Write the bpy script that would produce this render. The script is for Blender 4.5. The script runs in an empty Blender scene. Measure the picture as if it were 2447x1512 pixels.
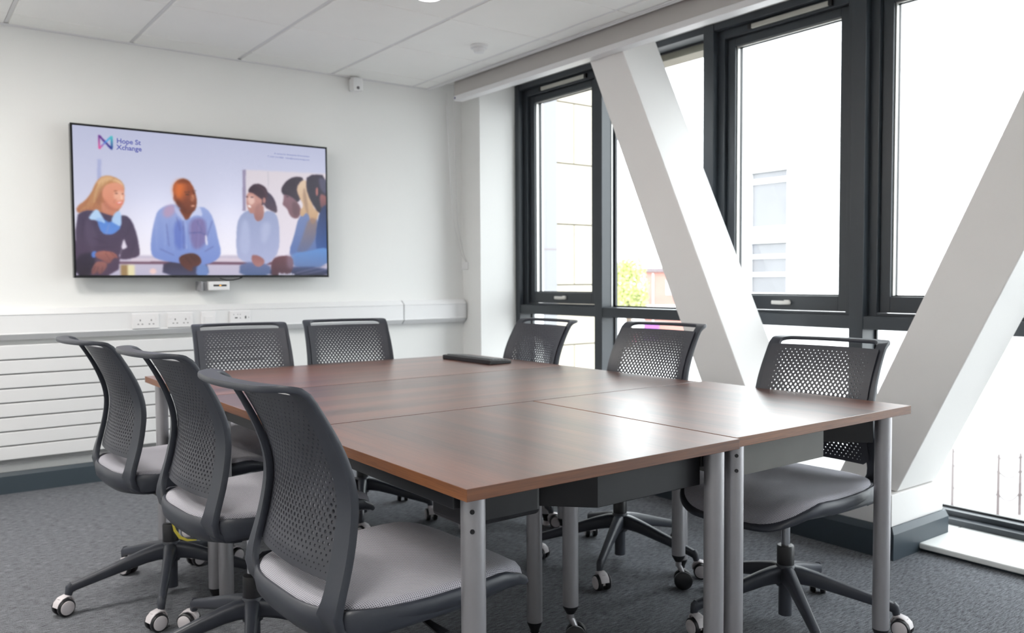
import bpy, bmesh, math, random
import numpy as np
from mathutils import Vector, Matrix
random.seed(7)
PI = math.pi
C = bpy.context.scene.collection
SC = bpy.context.scene

# ------------------------------------------------------------------ camera
cr = Vector((0.80051451, -0.59928603, -0.00572502)); cu = Vector((0.03066504, 0.0314179, 0.99903582)); cf = Vector((0.59852834, 0.79991823, -0.04352761))
cam = bpy.data.cameras.new('camera'); camo = bpy.data.objects.new('camera', cam); C.objects.link(camo)
cam.sensor_width = 36; cam.lens = 1994.93 / 2447 * 36; cam.clip_start = .05; cam.clip_end = 400
camo.matrix_world = Matrix(((cr.x, cu.x, -cf.x, 0), (cr.y, cu.y, -cf.y, 0), (cr.z, cu.z, -cf.z, 1.13), (0, 0, 0, 1)))
cam.dof.use_dof = True; cam.dof.focus_distance = 1.95; cam.dof.aperture_fstop = 5.0
SC.camera = camo
# ------------------------------------------------------------------ view, sky, lights
SC.view_settings.view_transform = 'Standard'; SC.view_settings.look = 'None'; SC.view_settings.gamma = 1
SC.view_settings.use_curve_mapping = False; SC.view_settings.exposure = 1.58
SC.cycles.max_bounces = 10; SC.cycles.diffuse_bounces = 7; SC.cycles.glossy_bounces = 4; SC.cycles.transmission_bounces = 4; SC.cycles.transparent_max_bounces = 12
SC.cycles.caustics_reflective = False; SC.cycles.caustics_refractive = False
SC.cycles.use_denoising = True; SC.cycles.sample_clamp_indirect = 6
W = bpy.data.worlds.new('sky'); SC.world = W; W.use_nodes = True
nt = W.node_tree; nt.nodes.clear()
SKY = 2.8
bg = nt.nodes.new('ShaderNodeBackground'); bg.inputs[0].default_value = (.93, .97, 1.0, 1); bg.inputs[1].default_value = SKY
wo = nt.nodes.new('ShaderNodeOutputWorld'); nt.links.new(bg.outputs[0], wo.inputs[0])

# ------------------------------------------------------------------ materials
def mat(name, col, rough=.5, metal=0., spec=.5, bump=None, var=None, emit=None):
    m = bpy.data.materials.new(name); m.use_nodes = True; n = m.node_tree.nodes; l = m.node_tree.links
    p = n['Principled BSDF']; p.inputs['Base Color'].default_value = (*col, 1); p.inputs['Roughness'].default_value = rough
    p.inputs['Metallic'].default_value = metal; p.inputs['Specular IOR Level'].default_value = spec
    tc = n.new('ShaderNodeTexCoord')
    if var:   # (scale, amount)
        t = n.new('ShaderNodeTexNoise'); t.inputs['Scale'].default_value = var[0]; t.inputs['Detail'].default_value = 4
        l.new(tc.outputs['Object'], t.inputs['Vector'])
        mx = n.new('ShaderNodeMix'); mx.data_type = 'RGBA'; mx.blend_type = 'MIX'
        mx.inputs[6].default_value = (*[c * (1 - var[1]) for c in col], 1); mx.inputs[7].default_value = (*[min(1, c * (1 + var[1])) for c in col], 1)
        l.new(t.outputs['Fac'], mx.inputs[0]); l.new(mx.outputs[2], p.inputs['Base Color'])
    if bump:  # (scale, strength, dist)
        t2 = n.new('ShaderNodeTexNoise'); t2.inputs['Scale'].default_value = bump[0]; t2.inputs['Detail'].default_value = 3
        l.new(tc.outputs['Object'], t2.inputs['Vector'])
        b = n.new('ShaderNodeBump'); b.inputs['Strength'].default_value = bump[1]; b.inputs['Distance'].default_value = bump[2]
        l.new(t2.outputs['Fac'], b.inputs['Height']); l.new(b.outputs[0], p.inputs['Normal'])
    if emit: p.inputs['Emission Color'].default_value = (*emit[0], 1); p.inputs['Emission Strength'].default_value = emit[1]
    return m
def lin(*c): return tuple(((x / 255) / 12.92 if x <= 10 else (((x / 255) + .055) / 1.055) ** 2.4) for x in c)

M = {}
M['wall'] = mat('wall_paint', (.80, .80, .79), .75, bump=(90, .08, .002), var=(3, .015))
M['ceil'] = mat('ceiling_tile', (.90, .90, .88), .9, bump=(160, .2, .002), var=(5, .02))
M['grid'] = mat('ceiling_grid', (.72, .72, .73), .5)
M['whitegloss'] = mat('white_trunking', (.78, .78, .79), .35, var=(2, .01))
M['white_steel'] = mat('white_enamel', (.74, .74, .75), .4, var=(2, .01))
M['brace'] = mat('brace_paint', (.84, .825, .815), .5, bump=(60, .05, .002), var=(1.5, .015))
M['skirt'] = mat('slate_skirting', (.045, .062, .078), .45, var=(6, .1))
M['frame'] = mat('anthracite_frame', (.030, .036, .044), .38, var=(4, .08))
M['gasket'] = mat('black_gasket', (.01, .01, .012), .5, var=(20, .1))
M['alu'] = mat('pale_spacer', (.55, .55, .53), .35, metal=.4, var=(10, .05))
M['vent'] = mat('beige_vent', (.50, .49, .44), .5, var=(10, .05))
M['plastic'] = mat('charcoal_plastic', (.037, .041, .054), .42, bump=(700, .12, .0004), var=(15, .08))
M['plastic_l'] = mat('charcoal_plastic_panel', (.048, .050, .062), .45, bump=(700, .12, .0004), var=(15, .08))
M['black'] = mat('black_plastic', (.012, .012, .015), .4, var=(15, .1))
M['blacksteel'] = mat('black_steel', (.013, .014, .017), .4, var=(8, .1))
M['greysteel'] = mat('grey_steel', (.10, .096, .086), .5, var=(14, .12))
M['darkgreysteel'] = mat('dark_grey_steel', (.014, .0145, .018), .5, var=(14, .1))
M['leg'] = mat('silver_leg', (.42, .41, .43), .36, metal=.7, spec=.5, bump=(900, .06, .0003), var=(30, .04))
M['chrome'] = mat('chrome', (.7, .7, .72), .15, metal=1., var=(10, .02))
M['castorgrey'] = mat('pale_castor', (.62, .58, .60), .45, var=(20, .04))
M['yellow'] = mat('yellow_tag', (.75, .62, .08), .5, var=(30, .1))
M['sill'] = mat('sill_board', (.84, .85, .84), .25, var=(3, .01))
M['tvblack'] = mat('tv_bezel', (.006, .006, .008), .2, var=(5, .05))
M['key'] = mat('key_grey', (.10, .105, .11), .35, var=(40, .1))
M['navy'] = mat('navy_text', (0.02, 0.03, .18), .6, var=(30, .05))
M['render'] = mat('white_render', (.80, .80, .80), .8, var=(.3, .02))
M['stone'] = mat('cream_stone', (.36, .325, .265), .8, bump=(8, .1, .01), var=(1.2, .04))
M['joint'] = mat('stone_joint', (.13, .115, .09), .9, var=(3, .1))
M['fin'] = mat('blue_grey_cladding', (.165, .165, .175), .6, var=(.5, .04))
M['brick'] = mat('red_brick', (.40, .19, .16), .85, var=(1.5, .12))
M['slate'] = mat('slate_roof', (.16, .13, .14), .7, var=(1, .1))
M['pave'] = mat('paving', (.33, .32, .315), .9, var=(.4, .08))
M['redpave'] = mat('red_paving', (.34, .17, .14), .9, var=(.9, .15))
M['purple'] = mat('purple_board', (.25, .08, .36), .6, var=(1, .1))
M['pink'] = mat('pink_board', (.55, .10, .22), .6, var=(1, .1))
M['bldglass'] = mat('far_window_glass', (.125, .125, .135), .4, var=(.6, .2))
M['post'] = mat('dark_post', (.10, .08, .08), .6, var=(3, .1))
M['bark'] = mat('bark', (.12, .09, .07), .9, var=(5, .2))
M['leaf'] = mat('leaf', (.50, .54, .22), .7, var=(1.2, .35))
M['socket'] = mat('white_socket', (.80, .79, .80), .3, var=(10, .01))
M['pin'] = mat('socket_slot', (.15, .14, .15), .5, var=(10, .1))
M['lamp'] = mat('lamp_diffuser', (.8, .8, .8), .5, var=(5, .01), emit=((1, .97, .92), 2.5))
M['edge_rear'] = M['whitegloss']

# carpet
def carpet():
    m = mat('carpet', (.09, .1, .11), .95, spec=.1); n = m.node_tree.nodes; l = m.node_tree.links; p = n['Principled BSDF']
    tc = n.new('ShaderNodeTexCoord')
    def noise(scale, sx, sy, det=3, ro=.6):
        mp = n.new('ShaderNodeMapping'); mp.inputs['Scale'].default_value = (sx, sy, 1); l.new(tc.outputs['Object'], mp.inputs[0])
        t = n.new('ShaderNodeTexNoise'); t.inputs['Scale'].default_value = scale; t.inputs['Detail'].default_value = det; t.inputs['Roughness'].default_value = ro
        l.new(mp.outputs[0], t.inputs['Vector']); return t
    a = noise(30, 1, 7); b = noise(330, 1, 1, 2); c = noise(1.1, 1, 1, 2)
    ad = n.new('ShaderNodeMath'); ad.operation = 'MULTIPLY_ADD'; ad.inputs[1].default_value = .55; l.new(a.outputs['Fac'], ad.inputs[0])
    m2 = n.new('ShaderNodeMath'); m2.operation = 'MULTIPLY'; m2.inputs[1].default_value = .45; l.new(b.outputs['Fac'], m2.inputs[0]); l.new(m2.outputs[0], ad.inputs[2])
    rp = n.new('ShaderNodeValToRGB'); e = rp.color_ramp.elements
    e[0].position = .36; e[0].color = (.036, .037, .042, 1); e[1].position = .62; e[1].color = (.245, .255, .278, 1)
    l.new(ad.outputs[0], rp.inputs[0])
    mx = n.new('ShaderNodeMix'); mx.data_type = 'RGBA'; mx.blend_type = 'MULTIPLY'; mx.inputs[0].default_value = .35
    l.new(rp.outputs[0], mx.inputs[6]); l.new(c.outputs['Color'], mx.inputs[7])
    l.new(rp.outputs[0], p.inputs['Base Color'])
    bp = n.new('ShaderNodeBump'); bp.inputs['Strength'].default_value = .8; bp.inputs['Distance'].default_value = .004
    l.new(ad.outputs[0], bp.inputs['Height']); l.new(bp.outputs[0], p.inputs['Normal'])
    return m
M['carpet'] = carpet()

# walnut laminate. axis = grain direction ('X' or 'Y')
def wood(name, axis, off, rough=.34, edge=False):
    m = mat(name, (.2, .1, .06), rough, spec=.7); n = m.node_tree.nodes; l = m.node_tree.links; p = n['Principled BSDF']
    if not edge: p.inputs['Coat Weight'].default_value = .9; p.inputs['Coat Roughness'].default_value = .37; p.inputs['Coat IOR'].default_value = 1.8
    tc = n.new('ShaderNodeTexCoord')
    def mapped(s_along, s_across):
        mp = n.new('ShaderNodeMapping'); mp.inputs['Location'].default_value = off
        mp.inputs['Scale'].default_value = (s_along, s_across, s_across) if axis == 'X' else (s_across, s_along, s_across)
        l.new(tc.outputs['Object'], mp.inputs[0]); return mp
    def noise(mp, scale, det, ro, dist=0):
        t = n.new('ShaderNodeTexNoise'); t.inputs['Scale'].default_value = scale; t.inputs['Detail'].default_value = det; t.inputs['Roughness'].default_value = ro
        t.inputs['Distortion'].default_value = dist; l.new(mp.outputs[0], t.inputs['Vector']); return t
    big = noise(mapped(.35, 5.5), 1.6, 3, .55, .4); fine = noise(mapped(1.0, 34), 2.6, 5, .7, .2); pore = noise(mapped(5, 150), 3, 2, .5)
    rp = n.new('ShaderNodeValToRGB'); e = rp.color_ramp.elements
    a = (.050, .015, .010) if not edge else (.10, .030, .010)
    b = (.24, .086, .050) if not edge else (.26, .095, .032)
    e[0].position = .38; e[0].color = (*a, 1); e[1].position = .62; e[1].color = (*b, 1)
    k = e.new(.5); k.color = (*[(x + y) / 2 * .96 for x, y in zip(a, b)], 1)
    s = n.new('ShaderNodeMath'); s.operation = 'MULTIPLY_ADD'; s.inputs[1].default_value = .62; l.new(big.outputs['Fac'], s.inputs[0])
    s2 = n.new('ShaderNodeMath'); s2.operation = 'MULTIPLY'; s2.inputs[1].default_value = .38; l.new(fine.outputs['Fac'], s2.inputs[0]); l.new(s2.outputs[0], s.inputs[2])
    l.new(s.outputs[0], rp.inputs[0])
    mx = n.new('ShaderNodeMix'); mx.data_type = 'RGBA'; mx.blend_type = 'MULTIPLY'; mx.inputs[0].default_value = .35
    r2 = n.new('ShaderNodeValToRGB'); r2.color_ramp.elements[0].position = .35; r2.color_ramp.elements[0].color = (.45, .45, .45, 1); r2.color_ramp.elements[1].position = .5
    l.new(pore.outputs['Fac'], r2.inputs[0]); l.new(rp.outputs[0], mx.inputs[6]); l.new(r2.outputs[0], mx.inputs[7]); l.new(mx.outputs[2], p.inputs['Base Color'])
    return m

# woven seat fabric
def fabric():
    m = mat('seat_fabric', (.3, .3, .33), .8, spec=.25); n = m.node_tree.nodes; l = m.node_tree.links; p = n['Principled BSDF']
    p.inputs['Sheen Weight'].default_value = .15
    tc = n.new('ShaderNodeTexCoord'); sep = n.new('ShaderNodeSeparateXYZ'); l.new(tc.outputs['UV'], sep.inputs[0])
    def wave(sock, k):
        a = n.new('ShaderNodeMath'); a.operation = 'MULTIPLY'; a.inputs[1].default_value = k; l.new(sock, a.inputs[0])
        s = n.new('ShaderNodeMath'); s.operation = 'SINE'; l.new(a.outputs[0], s.inputs[0]); return s.outputs[0]
    
    def plus(a_, b_):
        k = n.new('ShaderNodeMath'); k.operation = 'ADD'; l.new(a_, k.inputs[0]); l.new(b_, k.inputs[1]); return k.outputs[0]
    sx = wave(sep.outputs[0], 2 * PI / .0046); sy = wave(sep.outputs[1], 2 * PI / .0046)
    mu = n.new('ShaderNodeMath'); mu.operation = 'ADD'; l.new(sx, mu.inputs[0]); l.new(sy, mu.inputs[1])
    mr = n.new('ShaderNodeMapRange'); mr.inputs[1].default_value = .2; mr.inputs[2].default_value = 1.1; l.new(mu.outputs[0], mr.inputs[0])
    mx = n.new('ShaderNodeMix'); mx.data_type = 'RGBA'; mx.inputs[6].default_value = (.50, .49, .545, 1); mx.inputs[7].default_value = (.075, .075, .10, 1)
    l.new(mr.outputs[0], mx.inputs[0]); l.new(mx.outputs[2], p.inputs['Base Color'])
    bp = n.new('ShaderNodeBump'); bp.inputs['Strength'].default_value = .4; bp.inputs['Distance'].default_value = .0008; bp.invert = True
    l.new(mu.outputs[0], bp.inputs['Height']); l.new(bp.outputs[0], p.inputs['Normal'])
    return m
M['fabric'] = fabric()

def glass():
    m = bpy.data.materials.new('window_glass'); m.use_nodes = True; n = m.node_tree.nodes; l = m.node_tree.links; n.clear()
    o = n.new('ShaderNodeOutputMaterial'); t = n.new('ShaderNodeBsdfTransparent'); t.inputs[0].default_value = (.96, .975, .97, 1)
    g = n.new('ShaderNodeBsdfGlossy'); g.inputs['Roughness'].default_value = .02
    ge = n.new('ShaderNodeNewGeometry'); dt = n.new('ShaderNodeVectorMath'); dt.operation = 'DOT_PRODUCT'; l.new(ge.outputs['Normal'], dt.inputs[0]); l.new(ge.outputs['Incoming'], dt.inputs[1])
    def mth(op, a, b=None):
        k = n.new('ShaderNodeMath'); k.operation = op
        for i, v in enumerate((a, b)):
            if v is None: continue
            if isinstance(v, (int, float)): k.inputs[i].default_value = v
            else: l.new(v, k.inputs[i])
        return k.outputs[0]
    fr_ = mth('ADD', mth('MULTIPLY', mth('POWER', mth('SUBTRACT', 1.0, mth('ABSOLUTE', dt.outputs['Value'])), 5.0), .9), .04)   # reflectance of one glass face
    x = n.new('ShaderNodeMixShader'); l.new(fr_, x.inputs[0]); l.new(t.outputs[0], x.inputs[1]); l.new(g.outputs[0], x.inputs[2]); l.new(x.outputs[0], o.inputs[0])
    return m
M['glass'] = glass()

# ------------------------------------------------------------------ helpers
def obj(name, bm, m, parent=None, smooth=False, bevel=0, seg=2, label=None):
    if isinstance(bm, bpy.types.Mesh): me = bm
    else:
        bmesh.ops.recalc_face_normals(bm, faces=bm.faces) if len(bm.faces) < 60000 else None
        me = bpy.data.meshes.new(name); bm.to_mesh(me); bm.free()
    if m is not None and not me.materials:
        for mm in (m if isinstance(m, (list, tuple)) else [m]): me.materials.append(mm)
    if smooth:
        me.polygons.foreach_set('use_smooth', [True] * len(me.polygons))
        if hasattr(me, 'set_sharp_from_angle'): me.set_sharp_from_angle(angle=math.radians(smooth if smooth > 1 else 40))
    o = bpy.data.objects.new(name, me); C.objects.link(o)
    if parent: o.parent = parent
    if bevel:
        b = o.modifiers.new('bevel', 'BEVEL'); b.width = bevel; b.segments = seg; b.limit_method = 'ANGLE'; b.angle_limit = math.radians(50)
    if label: o['label'] = label
    return o
def tag(o, label, cat, group=None):
    o['label'] = label; o['category'] = cat
    if group: o['group'] = group
    return o
def thing(name, label, cat, loc=(0, 0, 0), rz=0, group=None):
    o = bpy.data.objects.new(name, None); C.objects.link(o); o.location = loc; o.rotation_euler = (0, 0, rz); o.empty_display_size = .1
    return tag(o, label, cat, group)
def struct_empty(name):
    o = bpy.data.objects.new(name, None); C.objects.link(o); o['kind'] = 'structure'; return o
def struct(name, bm, m, parent=None, **k):
    o = obj(name, bm, m, parent, **k)
    if parent is None: o['kind'] = 'structure'
    return o
def add_box(bm, x0, x1, y0, y1, z0, z1, mi=0):
    v = [bm.verts.new(p) for p in ((x0, y0, z0), (x1, y0, z0), (x1, y1, z0), (x0, y1, z0), (x0, y0, z1), (x1, y0, z1), (x1, y1, z1), (x0, y1, z1))]
    for f in ((0, 3, 2, 1), (4, 5, 6, 7), (0, 1, 5, 4), (1, 2, 6, 5), (2, 3, 7, 6), (3, 0, 4, 7)):
        fa = bm.faces.new([v[i] for i in f]); fa.material_index = mi
    return bm
def box(*a): return add_box(bmesh.new(), *a)
def boxes(L):
    bm = bmesh.new()
    for a in L: add_box(bm, *a)
    return bm
def add_prism(bm, pts, d0, d1):   # polygon (list of 3d points) extruded from pts+d0 to pts+d1
    a = [bm.verts.new(Vector(p) + Vector(d0)) for p in pts]; b = [bm.verts.new(Vector(p) + Vector(d1)) for p in pts]
    bm.faces.new(a); bm.faces.new(b[::-1]); n = len(a)
    for i in range(n): bm.faces.new((a[i], a[(i + 1) % n], b[(i + 1) % n], b[i]))
    return bm
def add_lathe(bm, prof, c=(0, 0, 0), seg=24, axis='Z'):
    rings = []
    for r, z in prof:
        ring = []
        for i in range(seg):
            a = 2 * PI * i / seg; p = (r * math.cos(a), r * math.sin(a), z)
            if axis == 'X': p = (z, p[0], p[1])
            if axis == 'Y': p = (p[0], z, p[1])
            ring.append(bm.verts.new((c[0] + p[0], c[1] + p[1], c[2] + p[2])))
        rings.append(ring)
    for a, b in zip(rings, rings[1:]):
        for i in range(seg): bm.faces.new((a[i], a[(i + 1) % seg], b[(i + 1) % seg], b[i]))
    bm.faces.new(rings[0][::-1]); bm.faces.new(rings[-1])
    return bm
def lathe(prof, **k): return add_lathe(bmesh.new(), prof, **k)
def add_sweep(bm, path, wd, ws, ts, n=10, e=3.0):
    """cross-section superellipse; wd = width direction per point, ws widths, ts thicknesses"""
    P = [Vector(p) for p in path]; rings = []
    for i, p in enumerate(P):
        t = (P[min(i + 1, len(P) - 1)] - P[max(i - 1, 0)]).normalized()
        w = Vector(wd[i] if isinstance(wd, list) else wd); w = (w - t * w.dot(t)).normalized(); th = t.cross(w).normalized()
        hw = (ws[i] if isinstance(ws, (list, tuple)) else ws) / 2; ht = (ts[i] if isinstance(ts, (list, tuple)) else ts) / 2
        ring = []
        for k in range(n):
            a = 2 * PI * (k + .5) / n; ca, sa = math.cos(a), math.sin(a)
            ring.append(bm.verts.new(p + w * (hw * math.copysign(abs(ca) ** (2 / e), ca)) + th * (ht * math.copysign(abs(sa) ** (2 / e), sa))))
        rings.append(ring)
    for a, b in zip(rings, rings[1:]):
        for k in range(n): bm.faces.new((a[k], a[(k + 1) % n], b[(k + 1) % n], b[k]))
    bm.faces.new(rings[0][::-1]); bm.faces.new(rings[-1])
    return bm
def dup(o, parent=None):
    c = o.copy(); C.objects.link(c)
    if parent: c.parent = parent
    for ch in list(o.children): dup(ch, c)
    return c
def interp(tab, x):
    return float(np.interp(x, [t[0] for t in tab], [t[1] for t in tab]))

# ================================================================== ROOM
X0, Y0, YB, XP, XW, ZC = -1.7, -2.0, 5.19, 3.428, 3.742, 2.5
struct('floor', box(X0, 3.95, Y0, YB + .05, -.12, 0), M['carpet'])
wb = struct('wall_back', box(X0, 4.2, YB, YB + .15, -.1, 2.9), M['wall'])
struct('wall_left', box(X0 - .15, X0, Y0 - .15, YB + .15, -.1, 2.9), M['wall'])
struct('wall_front', box(X0, 4.2, Y0 - .15, Y0, -.1, 2.9), M['wall'])
struct('wall_right', box(XP, 3.95, 4.955, YB, 0, 2.7), M['wall'])
struct('trim_1', box(3.10, 3.95, Y0, YB, 2.555, 2.7), M['wall'])      # plaster soffit over the windows
struct('trim_2', box(X0, 3.10, Y0, YB, 2.60, 2.70), M['wall'])        # slab above the suspended ceiling
# skirtings
def skirt_bm(x0, x1, y, z=.115, t=.02):
    bm = bmesh.new(); add_prism(bm, [(0, y, 0), (0, y - t, 0), (0, y - t, z - .02), (0, y - t * .45, z), (0, y, z)], (x0, 0, 0), (x1, 0, 0)); return bm
struct('baseboard_back', skirt_bm(X0, XP, YB), M['skirt'])
bm = bmesh.new(); add_prism(bm, [(X0, 0, 0), (X0 + .02, 0, 0), (X0 + .02, 0, .095), (X0 + .01, 0, .115), (X0, 0, .115)], (0, Y0, 0), (0, YB - .02, 0))
struct('baseboard_left', bm, M['skirt'])

# suspended ceiling: backing, grid bars, tiles
ceil = struct('ceiling', box(X0, 3.145, Y0, YB, ZC + .012, ZC + .03), M['ceil'])
gx = [3.015 - .6175 * i for i in range(0, 9) if 3.015 - .6175 * i > X0]; gy = [4.966 - .6125 * i for i in range(0, 12) if 4.966 - .6125 * i > Y0]
xs = sorted(gx + [3.135, X0]); ys = sorted(gy + [YB - .012, Y0])
for x in gx: obj('grid_bar', box(x - .0085, x + .0085, Y0, YB, ZC + .0005, ZC + .012), M['grid'], ceil)
cross0 = {}
tile_me = {}
PANELS = [(-.381, .37), (-.999, 3.43), (.236, 3.43)]  # unseen panels: first inferred from the seat shadow, the rest added as fill
for i in range(len(xs) - 1):
    for j in range(len(ys) - 1):
        if any(xs[i] < px_ < xs[i + 1] and ys[j] < py_ < ys[j + 1] for px_, py_ in PANELS): continue
        w, d = xs[i + 1] - xs[i], ys[j + 1] - ys[j]
        key = (round(w, 3), round(d, 3))
        if key not in tile_me:
            gap = .0105; bm = bmesh.new(); a, b = w / 2 - gap, d / 2 - .0035; c = .004
            lo = [bm.verts.new((sx * (a - c), sy * (b - c), -.003)) for sx, sy in ((-1, -1), (1, -1), (1, 1), (-1, 1))]
            mi = [bm.verts.new((sx * a, sy * b, .001)) for sx, sy in ((-1, -1), (1, -1), (1, 1), (-1, 1))]
            hi = [bm.verts.new((sx * a, sy * b, .012)) for sx, sy in ((-1, -1), (1, -1), (1, 1), (-1, 1))]
            bm.faces.new(lo[::-1]); bm.faces.new(hi)
            for A, B in ((lo, mi), (mi, hi)):
                for k in range(4): bm.faces.new((A[k], A[(k + 1) % 4], B[(k + 1) % 4], B[k]))
            bmesh.ops.recalc_face_normals(bm, faces=bm.faces)
            me = bpy.data.meshes.new('ceiling_tile'); bm.to_mesh(me); bm.free(); me.materials.append(M['ceil']); tile_me[key] = me
        o = bpy.data.objects.new('ceiling_tile', tile_me[key]); C.objects.link(o); o.parent = ceil; o.location = ((xs[i] + xs[i + 1]) / 2, (ys[j] + ys[j + 1]) / 2, ZC)
struct('trim_3', boxes([(3.128, 3.150, Y0, YB, 2.492, 2.499), (3.144, 3.150, Y0, YB, 2.487, 2.555)]), M['whitegloss'])   # edge angle of the ceiling
struct('trim_4', box(X0, 3.13, YB - .022, YB, 2.4905, 2.4975), M['grid'])                                             # wall angle

# roller blind cassette
bl = thing('roller_blind', 'long white roller blind cassette above the windows beside the ceiling edge', 'blind', (3.24, 4.915, 2.5))
o = obj('cassette', box(-.05, .018, -6.6, 0, -.093, .050), mat('blind_fabric', (.50, .48, .465), .7, var=(3, .02)), bl)
o = obj('bottom_rail', box(-.053, .019, -6.6, .004, -.127, -.0935), M['whitegloss'], bl, bevel=.004)
obj('bracket_screw', lathe([(.007, -.002), (.007, .002)], c=(-.033, .0, 0), seg=14, axis='X'), mat('screw_violet', (.22, .2, .35), .4, var=(10, .1)), bl).location = (-.022, -.013, -.110)
bm = bmesh.new()
pts = [(.04, .145, -.04), (.06, .17, -.5), (.09, .195, -.95), (.15, .205, -1.18), (.185, .21, -1.235)]
P = []
for i in range(len(pts) - 1):
    for k in range(6): t = k / 6; P.append(Vector(pts[i]).lerp(Vector(pts[i + 1]), t))
P.append(Vector(pts[-1]))
for _ in range(3): P = [P[0]] + [(P[i - 1] + P[i] * 2 + P[i + 1]) / 4 for i in range(1, len(P) - 1)] + [P[-1]]
add_sweep(bm, P, (0, 1, 0), .0035, .0035, n=6, e=2)
P2 = [p + Vector((-.055 * (1 - i / (len(P) - 1)), .01, 0)) for i, p in enumerate(P)]
add_sweep(bm, P2, (0, 1, 0), .0035, .0035, n=6, e=2)
obj('pull_chain', bm, mat('chain_white', (.55, .55, .56), .4, var=(50, .1)), bl, smooth=True)
obj('chain_clip', box(.178, .187, .195, .27, -1.29, -1.235), M['whitegloss'], bl, bevel=.002)

LAMP = 12.5
M['panel'] = mat('panel_diffuser', (.8, .8, .8), .5, var=(5, .01), emit=((1, .965, .91), LAMP))
for k, (px_, py_) in enumerate(PANELS):
    t = thing('ceiling_light', ['square ceiling light panel just behind the camera on the left', 'added unseen fill light panel nearest the left end of the television wall', 'added unseen fill light panel above the farthest left chair'][k], 'light', (px_, py_, ZC))
    obj('frame', boxes([(-.297, .297, -.297, -.28, -.006, .011), (-.297, .297, .28, .297, -.006, .011), (-.297, -.28, -.28, .28, -.006, .011), (.28, .297, -.28, .28, -.006, .011)]), M['whitegloss'], t)
    obj('diffuser', box(-.2795, .2795, -.2795, .2795, -.003, .004), M['panel'], t)
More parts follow.
